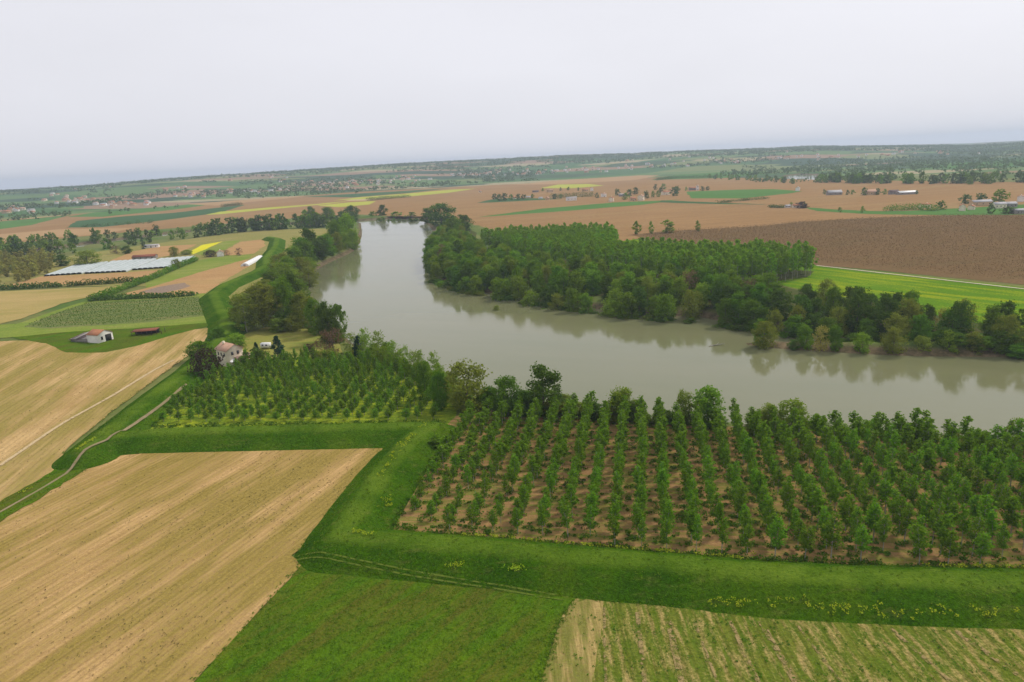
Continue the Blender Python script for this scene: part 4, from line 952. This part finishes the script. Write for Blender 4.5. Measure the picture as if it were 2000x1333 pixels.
# ------------------------------------------------------------------ buildings
plain('wall_cream', (.84, .74, .57), .9, .12, .8); plain('wall_white', (.86, .82, .76), .9, .1, .8); plain('wall_ochre', (.62, .45, .26), .9, .15, .8)
plain('wall_grey', (.34, .31, .28), .95, .2, .8); plain('roof_tile', (.46, .20, .10), .9, .25, 2.5, bstr=.5); plain('roof_pale', (.52, .32, .22), .9, .2, 2.5, bstr=.5)
plain('roof_dark', (.17, .12, .11), .95, .25, 1.5); plain('roof_grey', (.42, .41, .42), .8, .15, .8); plain('rust', (.30, .10, .055), .9, .3, 1.2)
plain('timber', (.12, .085, .06), .95, .3, 2); plain('opening', (.03, .027, .025), .7, .1); plain('pane', (.05, .06, .07), .2, .1, spec=.5)
plain('plastic_white', (.80, .80, .78), .45, .08, .6, spec=.4); plain('terrace_pink', (.60, .40, .32), .9, .15, 1)

# crop netting: pale weave, part see-through
m, t, o = new_mat('crop_net'); MATS['crop_net'] = m
g = N(t, 'NewGeometry').outputs['Position']; d1 = N(t, 'BsdfDiffuse'); L(t, ramp(t, noise(t, g, .15, 3), [(.3, (.36, .41, .39)), (.7, (.48, .51, .51))]).outputs[0], d1.inputs[0]); L(t, d1.outputs[0], o.inputs[0])
def box(x0, x1, y0, y1, z0, z1):
    V = np.array([(x, y, z) for z in (z0, z1) for y in (y0, y1) for x in (x0, x1)], float)
    return V, np.array([(0, 2, 3, 1), (4, 5, 7, 6), (0, 1, 5, 4), (2, 6, 7, 3), (0, 4, 6, 2), (1, 3, 7, 5)])
def part(name, geos, mat, parent, **props):
    V, f = join(geos); return link(name, mesh_data(name, V, [(f, 0)], [MATS[mat]]), parent, **props)
def gable_wall(w, d, he, hr, z0=-.4):
    V = np.array([(sx * w / 2, sy * d / 2, z) for sx in (-1, 1) for (sy, z) in ((-1, z0), (1, z0), (1, he), (-1, he))] + [(-w / 2, 0, hr), (w / 2, 0, hr)], float)
    return V, [np.array([(0, 4, 7, 3), (1, 2, 6, 5), (0, 3, 2, 1), (4, 5, 6, 7)]), np.array([(3, 8, 2), (7, 6, 9)])]
def gable_roof(w, d, he, hr, ov=.4, th=.18):
    o = []; k = (hr - he) / (d / 2); hw = w / 2 + ov
    for s in (-1, 1):
        y1 = s * (d / 2 + ov); z1 = he - ov * k + .04
        V = np.array([(-hw, 0, hr + .04), (hw, 0, hr + .04), (hw, y1, z1), (-hw, y1, z1), (-hw, 0, hr + .04 + th), (hw, 0, hr + .04 + th), (hw, y1, z1 + th), (-hw, y1, z1 + th)])
        o.append((V, np.array([(0, 1, 2, 3), (4, 7, 6, 5), (0, 4, 5, 1), (1, 5, 6, 2), (2, 6, 7, 3), (3, 7, 4, 0)])))
    return o
def empty(name, loc, rz, label, cat, group=None):
    e = bpy.data.objects.new(name, None); COL.objects.link(e); e.location = loc; e.rotation_euler = (0, 0, rz); e['label'] = label; e['category'] = cat
    if group: e['group'] = group
    return e
def house(name, label, loc, rz, w, d, he, hr, wall='wall_cream', roof='roof_tile', cat='house', wins=2, floors=1, door=True, chim=True):
    e = empty(name, loc, rz, label, cat)
    V, fs = gable_wall(w, d, he, hr); link('wall', mesh_data('wall', V, [(fs[0], 0), (fs[1], 0)], [MATS[wall]]), e)
    r = part('roof', gable_roof(w, d, he, hr), roof, e)
    if chim: part('chimney', [box(w * .22 - .4, w * .22 + .4, -.35, .35, hr - .8, hr + 1.1)], wall, r)
    fh = he / floors
    for s in (-1, 1):
        for fl in range(floors):
            for i in range(wins):
                cx = -w / 2 + w * (i + .5) / wins; z = fh * fl + fh * .38
                if door and s < 0 and fl == 0 and i == wins // 2:
                    part('door', [box(cx - .6, cx + .6, s * d / 2 - .05, s * d / 2 + .05, 0, 2.2)], 'timber', e); continue
                q = part('window', [box(cx - .55, cx + .55, s * d / 2 - .06, s * d / 2 + .06, z, z + 1.3)], 'timber', e)
                part('pane', [box(cx - .42, cx + .42, s * d / 2 - .09, s * d / 2 + .09, z + .12, z + 1.18)], 'pane', q)
    return e
def P3(px, py, z=0): p = up(px, py, z); return (float(p[0]), float(p[1]), z)

# the house on the left bank: gable towards the lower right, terrace wing, white awning
L0 = P3(452, 712); e = empty('house', (L0[0], L0[1], .2), math.radians(140), 'cream two storey house with tiled roof among trees by the levee', 'house')
V, fs = gable_wall(9, 7.4, 7.2, 9.4); link('wall', mesh_data('wall', V, [(fs[0], 0), (fs[1], 0)], [MATS['wall_cream']]), e)
r = part('roof', gable_roof(9, 7.4, 7.2, 9.4, .5), 'roof_pale', e); part('chimney', [box(1.6, 2.4, .6, 1.4, 8.6, 10.3)], 'wall_cream', r)
for y_, z_ in ((1.2, 4.9), (-1.4, 4.9), (-1.6, 1.4)):
    q = part('window', [box(-4.58, -4.46, y_ - .55, y_ + .55, z_, z_ + 1.5)], 'timber', e); part('pane', [box(-4.62, -4.44, y_ - .42, y_ + .42, z_ + .12, z_ + 1.38)], 'pane', q)
for x_ in (-2.4, .2, 2.6):
    q = part('window', [box(x_ - .5, x_ + .5, 3.64, 3.78, 4.6, 6.0)], 'timber', e); part('pane', [box(x_ - .38, x_ + .38, 3.6, 3.82, 4.72, 5.88)], 'pane', q)
part('terrace', [box(-8.6, -4.52, -5.6, 1.0, 3.6, 3.9), box(-8.6, -8.4, -5.6, 1.0, 3.92, 4.7), box(-8.4, -4.52, -5.6, -5.4, 3.92, 4.7)], 'terrace_pink', e)
part('wing_wall', [box(-8.5, -8.25, -5.5, .9, 0, 3.58), box(-8.2, -4.6, -5.5, -5.25, 0, 3.58)], 'wall_ochre', e)
part('garage_opening', [box(-8.56, -8.2, -4.2, -.6, .1, 2.6)], 'opening', e)
aw = empty('awning', (*P3(459, 716)[:2], .3), math.radians(130), 'white garden awning standing before the cream house', 'awning')
Vc = np.array([(-2.6, -2, 2.4), (2.6, -2, 2.4), (2.6, 2, 2.4), (-2.6, 2, 2.4), (0, 0, 3.4)]); link('canopy', mesh_data('canopy', Vc, [(np.array([(0, 1, 4), (1, 2, 4), (2, 3, 4), (3, 0, 4)]), 0)], [MATS['plastic_white']]), aw)
for sx in (-1, 1):
    for sy in (-1, 1): part('post', [tube((sx * 2.5, sy * 1.9, -.2), (sx * 2.5, sy * 1.9, 2.42), .05, .05, 6)], 'plastic_white', aw)
# white trailer on the lawn
tr_ = empty('trailer', (*P3(520, 682)[:2], .25), math.radians(-8), 'small white trailer parked on the lawn beside the conifer', 'trailer')
part('body', [box(-2.2, 2.2, -1.1, 1.1, .55, 2.7)], 'plastic_white', tr_); part('tow_bar', [box(2.2, 3.6, -.06, .06, .5, .6)], 'roof_grey', tr_)
for sy in (-1, 1): part('wheel', [tube((-.1, sy * 1.1 - .1, .33), (-.1, sy * 1.1 + .1, .33), .33, .33, 14)], 'opening', tr_)
for sx in (-1, .8): part('window', [box(sx - .45, sx + .45, -1.14, -1.06, 1.5, 2.2)], 'pane', tr_)
# barn
B0 = P3(197, 667); a_b = math.radians(158); e = empty('barn', (B0[0], B0[1], .3), a_b, 'white gabled barn with red tiled roof and a long sagging grey wing', 'barn')
V, fs = gable_wall(8, 8.6, 4.0, 5.9); link('wall', mesh_data('wall', V, [(fs[0], 0), (fs[1], 0)], [MATS['wall_white']]), e)
part('roof', gable_roof(8, 8.6, 4.0, 5.9, .25), 'roof_tile', e)
part('barn_opening', [box(-4.1, -3.9, -3.3, .1, 0, 3.4)], 'opening', e); part('window', [box(-4.08, -3.9, 1.5, 2.6, 1.2, 2.9)], 'opening', e)
Vw = np.array([(4.05, -4.2, 3.9), (4.05, 4.6, 2.0), (16, -3.6, 3.0), (16.6, 5.6, 1.2), (4.05, -4.2, 4.1), (4.05, 4.6, 2.2), (16, -3.6, 3.2), (16.6, 5.6, 1.4)])
n_ = 9; gr = []
for i in range(n_):                                            # the broken roof sags unevenly, sheet by sheet
    t0, t1 = i / n_, (i + .97) / n_; sg = random.uniform(-.35, .1)
    A_, B_, C_, D_ = (Vw[0] + (Vw[2] - Vw[0]) * t0, Vw[0] + (Vw[2] - Vw[0]) * t1, Vw[1] + (Vw[3] - Vw[1]) * t1, Vw[1] + (Vw[3] - Vw[1]) * t0)
    q = np.array([A_, B_, C_, D_]) + (0, 0, sg); q = np.concatenate([q, q + (0, 0, .15)]); gr.append((q, np.array([(0, 3, 2, 1), (4, 5, 6, 7), (0, 1, 5, 4), (1, 2, 6, 5), (2, 3, 7, 6), (3, 0, 4, 7)])))
wr = part('wing_roof', gr[:1], 'wall_grey', e)
for q in gr[1:]: part('roof_sheet', [q], random.choice(['wall_grey', 'wall_grey', 'roof_dark']), wr)
part('wing_wall', [box(4.1, 16, 4.2, 4.5, -.3, 1.5), box(15.7, 16, -3.5, 4.2, -.3, 1.5), box(4.1, 15.7, -3.8, -3.5, -.3, 2.6)], 'wall_grey', e)
# rusty open shed
e = empty('open_shed', (*P3(287, 654)[:2], .3), math.radians(4), 'low open shed with a rusty roof right of the barn', 'shed')
part('roof', [(np.array([(-7, -2.6, 1.9), (6, -2.6, 2.2), (6, 2.6, 2.6), (-7, 2.6, 2.3), (-7, -2.6, 2.05), (6, -2.6, 2.35), (6, 2.6, 2.75), (-7, 2.6, 2.45)]), np.array([(0, 3, 2, 1), (4, 5, 6, 7), (0, 1, 5, 4), (1, 2, 6, 5), (2, 3, 7, 6), (3, 0, 4, 7)]))], 'rust', e)
for x_ in np.linspace(-6.6, 8.6, 7):
    for y_ in (-2.3, 2.3): part('post', [box(x_ - .1, x_ + .1, y_ - .1, y_ + .1, -.3, 2.15 if x_ < 6 else 2.6)], 'timber', e)
part('back_wall', [box(-6.8, 5.8, 2.0, 2.15, -.2, 2.2)], 'opening', e)

# crop netting blocks, tunnel and the farm beside them
def cover(label, q, n):
    A_, B_, C_, D_ = [up(*p)[:2] for p in q]; c = (A_ + B_ + C_ + D_) / 4; e = empty('crop_cover', (c[0], c[1], .2), 0, label, 'crop cover', 'pale crop covers on the left bank')
    for i in range(n):
        t0, t1 = (i + .03) / n, (i + .97) / n; V, k = [], 6
        for (a, b2) in ((A_, B_), (D_, C_)):
            for j in range(k + 1):
                s_ = t0 + (t1 - t0) * j / k; p = a + (b2 - a) * s_ - c; V.append((p[0], p[1], 1.3 + .35 * math.sin(math.pi * j / k)))
        i_ = np.arange(k); f = np.column_stack([i_, i_ + 1, i_ + k + 2, i_ + k + 1])
        V = np.array(V); lo = V[[0, k, k + 1, 2 * k + 1]] * (1, 1, 0); nV = len(V); V = np.concatenate([V, lo])
        f2 = np.array([(0, k + 1, nV + 2, nV), (k, nV + 1, nV + 3, 2 * k + 1)])
        link('net_strip', mesh_data('net_strip', V, [(f, 0), (f2, 0)], [MATS['crop_net']]), e)
cover('leftmost pale crop cover next to the yellow green poplar block', [(86, 541), (160, 536), (212, 514), (150, 519)], 7)
cover('middle pale crop cover, widest of the three', [(165, 536), (247, 532), (306, 508), (217, 513)], 8)
cover('right hand pale crop cover beside the diagonal hedge', [(258, 529), (330, 524), (382, 503), (312, 508)], 7)
A_, B_ = up(478, 521), up(508, 505); dv = (B_ - A_)[:2]; Lt = float(np.hypot(*dv)); e = empty('polytunnel', (float((A_ + B_)[0] / 2), float((A_ + B_)[1] / 2), .3), math.atan2(dv[1], dv[0]), 'long white polytunnel on the grass beside the levee', 'polytunnel')
k = 10; an = np.linspace(0, math.pi, k); V = np.array([(x_, 3.6 * math.cos(a), 2.7 * math.sin(a)) for x_ in (-Lt / 2, Lt / 2) for a in an]); i_ = np.arange(k - 1)
link('cover', mesh_data('cover', V, [(np.column_stack([i_, i_ + 1, i_ + k + 1, i_ + k]), 0)], [MATS['plastic_white']]), e)
link('end_wall', mesh_data('end_wall', V[:k] + (.02, 0, 0), [(np.arange(k)[None, ::-1], 0)], [MATS['plastic_white']]), e)
part('door', [box(-Lt / 2 - .06, -Lt / 2 + .02, -.9, .9, 0, 2.0)], 'roof_grey', e)
house('farm_shed', 'long low shed with dark red roof beside the crop covers', (*P3(284, 507)[:2], .2), math.radians(8), 22, 9, 3.0, 4.6, 'wall_grey', 'rust', 'shed', 4, 1, True, False)
house('hut', 'small pale roofed hut right of the cypress', (*P3(297, 484)[:2], .2), math.radians(10), 16, 7, 2.6, 3.6, 'wall_white', 'roof_grey', 'hut', 3, 1, True, False)
house('house', 'small white house among bushes near the levee bend', (*P3(431, 501)[:2], .2), math.radians(110), 8, 6.5, 4.2, 5.8, 'wall_white', 'roof_pale')
# hamlets and farms on the plain: foot px, width m, depth m, eaves, ridge, turn, wall, roof, kind, label
for nm, px, py, w, d_, he, hr, rz, wl, rf, lb in [
    ('farm_shed', 1116, 392, 30, 14, 7, 9, 5, 'wall_white', 'roof_grey', 'long white shed in the middle of the central hamlet'),
    ('house', 1179, 385, 14, 10, 8, 10, 20, 'wall_white', 'roof_pale', 'white house behind the trees of the central hamlet'),
    ('house', 1194, 394, 18, 11, 8, 11, 70, 'wall_cream', 'roof_tile', 'cream house with red roof at the front of the hamlet'),
    ('farmhouse', 1252, 392, 20, 12, 10, 13, 60, 'wall_cream', 'roof_pale', 'tall cream farmhouse, largest at the right of the hamlet'),
    ('house', 1236, 393, 15, 10, 6, 9, 10, 'wall_ochre', 'roof_tile', 'ochre house left of the tall cream farmhouse'),
    ('farm_shed', 1215, 384, 20, 12, 5, 7, -5, 'wall_grey', 'roof_grey', 'grey roofed shed between the hamlet houses'),
    ('farm_shed', 1074, 376, 24, 14, 8, 10, 5, 'wall_ochre', 'roof_pale', 'yellow ochre barn behind the hamlet'),
    ('house', 1156, 373, 12, 10, 8, 10, 80, 'wall_white', 'roof_tile', 'white gabled house behind the hamlet by the yellow field'),
    ('farm_shed', 1143, 374, 22, 12, 5, 8, 5, 'wall_ochre', 'roof_tile', 'red roofed barn joined to the white gabled house'),
    ('farm_shed', 1046, 376, 24, 12, 4, 6, 3, 'wall_grey', 'roof_dark', 'dark roofed shed left of the yellow ochre barn'),
    ('house', 1069, 391, 12, 9, 5, 8, 60, 'wall_ochre', 'roof_pale', 'small ochre house at the left of the long white shed'),
    ('farm_shed', 1056, 389, 12, 8, 3, 5, 10, 'wall_white', 'roof_grey', 'small white roofed shed at the left of the hamlet'),
    ('farm_shed', 1032, 387, 16, 9, 3, 5, 8, 'wall_cream', 'roof_grey', 'low pale shed at the left end of the hamlet'),
    ('house', 1004, 389, 12, 9, 4, 7, 30, 'wall_cream', 'roof_tile', 'house hidden by dark trees at the far left of the hamlet'),
    ('house', 1300, 381, 22, 14, 7, 10, 15, 'wall_cream', 'roof_tile', 'wide red roofed house right of the hamlet'),
    ('house', 1310, 377, 18, 12, 7, 10, 60, 'wall_ochre', 'roof_tile', 'red roofed house behind the wide one right of the hamlet'),
    ('farmhouse', 1352, 372, 20, 14, 6, 9, 5, 'wall_grey', 'roof_tile', 'brown farmhouse alone on the plain right of the hamlet'),
    ('tower_house', 1362, 372, 7, 7, 12, 14, 5, 'wall_white', 'roof_pale', 'narrow white tower of the farm right of the hamlet'),
    ('house', 938, 376, 12, 8, 5, 7, 10, 'wall_cream', 'roof_tile', 'small cream house alone left of the hamlet'),
    ('farmhouse', 1556, 406, 18, 9, 4, 6, -4, 'wall_cream', 'roof_tile', 'lone low farmstead on the ploughed plain'),
    ('farm_shed', 1538, 406, 10, 7, 3, 5, -4, 'wall_white', 'roof_grey', 'white shed at the lone farmstead on the plain'),
    ('house', 1558, 373, 14, 10, 7, 9, 60, 'wall_white', 'roof_grey', 'white house at the end of the green field on the plain'),
    ('farm_shed', 1629, 381, 34, 16, 5, 10, -3, 'wall_grey', 'roof_grey', 'grey roofed barn, left of the three on the right plain'),
    ('farm_shed', 1699, 381, 32, 16, 6, 11, -3, 'wall_ochre', 'roof_pale', 'pale tiled barn, middle of the three on the right plain'),
    ('farm_shed', 1745, 380, 20, 12, 5, 9, -3, 'wall_grey', 'roof_dark', 'dark barn beside the long white roofed shed'),
    ('farm_shed', 1771, 380, 44, 14, 4, 7, 3, 'wall_grey', 'plastic_white', 'long white roofed shed on the right plain'),
    ('farmhouse', 1879, 412, 14, 9, 7, 10, 60, 'wall_cream', 'roof_tile', 'cream farmhouse with red roof, nearest of the right farm'),
    ('house', 1897, 410, 12, 8, 5, 7, 40, 'wall_cream', 'roof_tile', 'small cream house right of the cream farmhouse'),
    ('farm_shed', 1915, 402, 34, 14, 6, 9, -2, 'wall_ochre', 'roof_grey', 'long grey roofed barn of the right farm'),
    ('farm_shed', 1950, 407, 20, 12, 6, 9, -2, 'wall_cream', 'roof_grey', 'grey roofed barn right of the dark pointed tree'),
    ('farm_shed', 1971, 405, 20, 12, 5, 8, -2, 'wall_grey', 'roof_grey', 'rightmost grey roofed barn of the right farm'),
    ('house', 1993, 394, 14, 10, 8, 10, 50, 'wall_white', 'roof_pale', 'white house at the right edge above the farm'),
    ('farm_shed', 1990, 418, 18, 10, 5, 7, 5, 'wall_grey', 'roof_grey', 'low grey building at the right edge below the farm'),
    ('house', 1806, 406, 18, 10, 5, 7, 5, 'wall_cream', 'roof_tile', 'red roofed house half hidden left of the right farm'),
]:
    w, d_, he, hr = w * .66, d_ * .7, he * .78, hr * .76
    house(nm, lb, (*P3(px, py)[:2], .1), math.radians(rz), w, d_, he, hr, wl, rf, 'house' if 'house' in nm else 'shed', 3, 2 if he > 6.5 else 1, 'house' in nm, 'house' in nm)
for px, py, h in [(985, 392, 15), (998, 391, 12), (1012, 391, 12), (1022, 390, 10), (1040, 387, 8), (1083, 389, 10), (1095, 388, 9), (965, 390, 12), (1060, 374, 8), (1095, 373, 8), (1110, 372, 8), (1130, 373, 8), (1166, 387, 10), (1205, 382, 13), (1222, 390, 12), (1230, 383, 13), (1243, 380, 14), (1262, 388, 14), (1275, 386, 12), (1285, 385, 11), (1290, 378, 12), (1318, 383, 16), (1322, 378, 14), (1280, 371, 12), (1296, 370, 12), (1340, 373, 8), (1372, 373, 9), (1382, 372, 8), (1545, 404, 6), (1572, 405, 6), (1610, 380, 8), (1655, 381, 8), (1665, 380, 7), (1688, 382, 12), (1715, 381, 10), (1728, 380, 8), (1790, 380, 6), (975, 393, 14)]:
    p = P3(px, py); random.choice([FT, FT, FM]).put(p[0], p[1], h * 1.1, h * random.uniform(.8, 1.2), 'tree among the farm buildings scattered over the far plain', 'trees around the plain farms', z=0)

# villages on the far hillsides
def up_hill(px, py):
    dr = F + (px - 1000) / FPX * R + (666.5 - py) / FPX * U; dr = dr / np.hypot(dr[0], dr[1]); r_ = np.arange(1800, 6500, 12.)
    x, y, z = dr[0] * r_, dr[1] * r_, CAMH + dr[2] * r_; g_ = ground_z(x, y); k_ = np.nonzero(z < g_)[0]
    if not len(k_): return None
    return x[k_[0]], y[k_[0]], g_[k_[0]]
def far_house(w, d_, he, hr, wl, rf):
    V, fs = gable_wall(w, d_, he, hr, -2.5); rv, rfc = join(gable_roof(w, d_, he, hr, .4, .3)); wn = []
    for s_ in (-1, 1):
        for i in range(3):
            for z_ in (1.2, 4.0):
                if z_ + 1.4 < he: cx = -w / 2 + w * (i + .5) / 3; wn.append(box(cx - .6, cx + .6, s_ * d_ / 2 - .05, s_ * d_ / 2 + .05, z_, z_ + 1.4))
    wv, wf = join(wn); n0 = len(V); n1 = n0 + len(rv)
    return mesh_data('house', np.concatenate([V, rv, wv]), [(fs[0], 0), (fs[1], 0), (rfc + n0, 1), (wf + n1, 2)], [MATS[wl], MATS[rf], MATS['pane']])
FH = [far_house(12, 9, 6, 8.6, 'wall_white', 'roof_tile'), far_house(16, 10, 5.5, 8.4, 'wall_cream', 'roof_pale'), far_house(10, 8, 6.5, 9, 'wall_white', 'roof_pale'), far_house(14, 9, 4, 6.8, 'wall_cream', 'roof_tile'), far_house(20, 12, 5, 8.5, 'wall_ochre', 'roof_tile'), far_house(18, 11, 6, 8, 'wall_white', 'roof_grey')]
for cx, cy, sx, sy, n in [(35, 412, 22, 4, 9), (108, 386, 16, 5, 7), (158, 394, 26, 4, 16), (205, 401, 12, 3, 9), (268, 398, 18, 3, 11), (372, 384, 22, 3, 12), (465, 375, 28, 3, 13), (555, 371, 24, 3, 9), (605, 358, 24, 4, 12), (640, 364, 26, 4, 14), (735, 357, 30, 4, 24), (800, 350, 24, 4, 13), (900, 344, 26, 4, 15), (962, 341, 28, 4, 16), (1040, 338, 32, 5, 18), (1125, 334, 30, 4, 15), (1205, 330, 34, 5, 12), (1300, 322, 40, 7, 14), (1420, 315, 40, 6, 12), (1560, 306, 50, 5, 12), (1700, 303, 50, 5, 8), (1850, 300, 50, 5, 8), (300, 372, 80, 6, 8), (560, 348, 60, 6, 6)]:
    side = 'left' if cx < 500 else 'centre left' if cx < 850 else 'centre' if cx < 1250 else 'right'
    for _ in range(n):
        p = up_hill(random.gauss(cx, sx), random.gauss(cy, sy * .7))
        if p is None: continue
        o_ = link('house', random.choice(FH), label='tiny pale house of the distant villages at the foot of the hills, %s' % side, category='house', group='distant village houses, %s' % side)
        o_.location = (p[0], p[1], p[2]); o_.rotation_euler = (0, 0, random.choice([.2, .5, 1.7, 2.0, 1.2]) + random.gauss(0, .2))

# driftwood and the snag by the far bank
def snag(px, py, L_, label):
    p = up(px, py, -4); V, f = join([polytube([(-L_ / 2, 0, .1), (0, .3, .5), (L_ / 2, .1, .9)], [.3, .26, .12], 6), tube((0, .3, .5), (L_ * .2, 1.4, 1.5), .15, .04, 5), tube((-L_ * .2, .15, .3), (-L_ * .1, -1.3, 1.2), .13, .04, 5), tube((L_ * .2, .2, .65), (L_ * .45, -.9, 1.3), .1, .03, 5)])
    o_ = link('driftwood', mesh_data('driftwood', V, [(f, 0)], [MATS['bark_pale']]), label=label, category='driftwood'); o_.location = (p[0], p[1], -4.1)
snag(935, 566, 9, 'pale fallen trunk lying at the water edge of the far bank')
snag(834, 521, 6, 'dark snag sticking out of the water left of the far bank wood')
snag(1400, 676, 7, 'low branch in the water off the tip of the spit')

# ------------------------------------------------------------------ haze
m = bpy.data.materials.new('haze'); m.use_nodes = True; t = m.node_tree; t.nodes.clear(); o = t.nodes.new('ShaderNodeOutputMaterial')
pv = t.nodes.new('ShaderNodeVolumePrincipled'); pv.inputs['Color'].default_value = (.70, .82, .98, 1); pv.inputs['Density'].default_value = 1.05e-4; pv.inputs['Anisotropy'].default_value = .2
t.links.new(pv.outputs[0], o.inputs['Volume']); MATS['haze'] = m
V, f = box(-13000, 13000, -400, 13000, -20, 175)
link('haze', mesh_data('haze', V, [(f, 0)], [m]), kind='stuff', label='thin blue grey haze over the valley', category='haze')
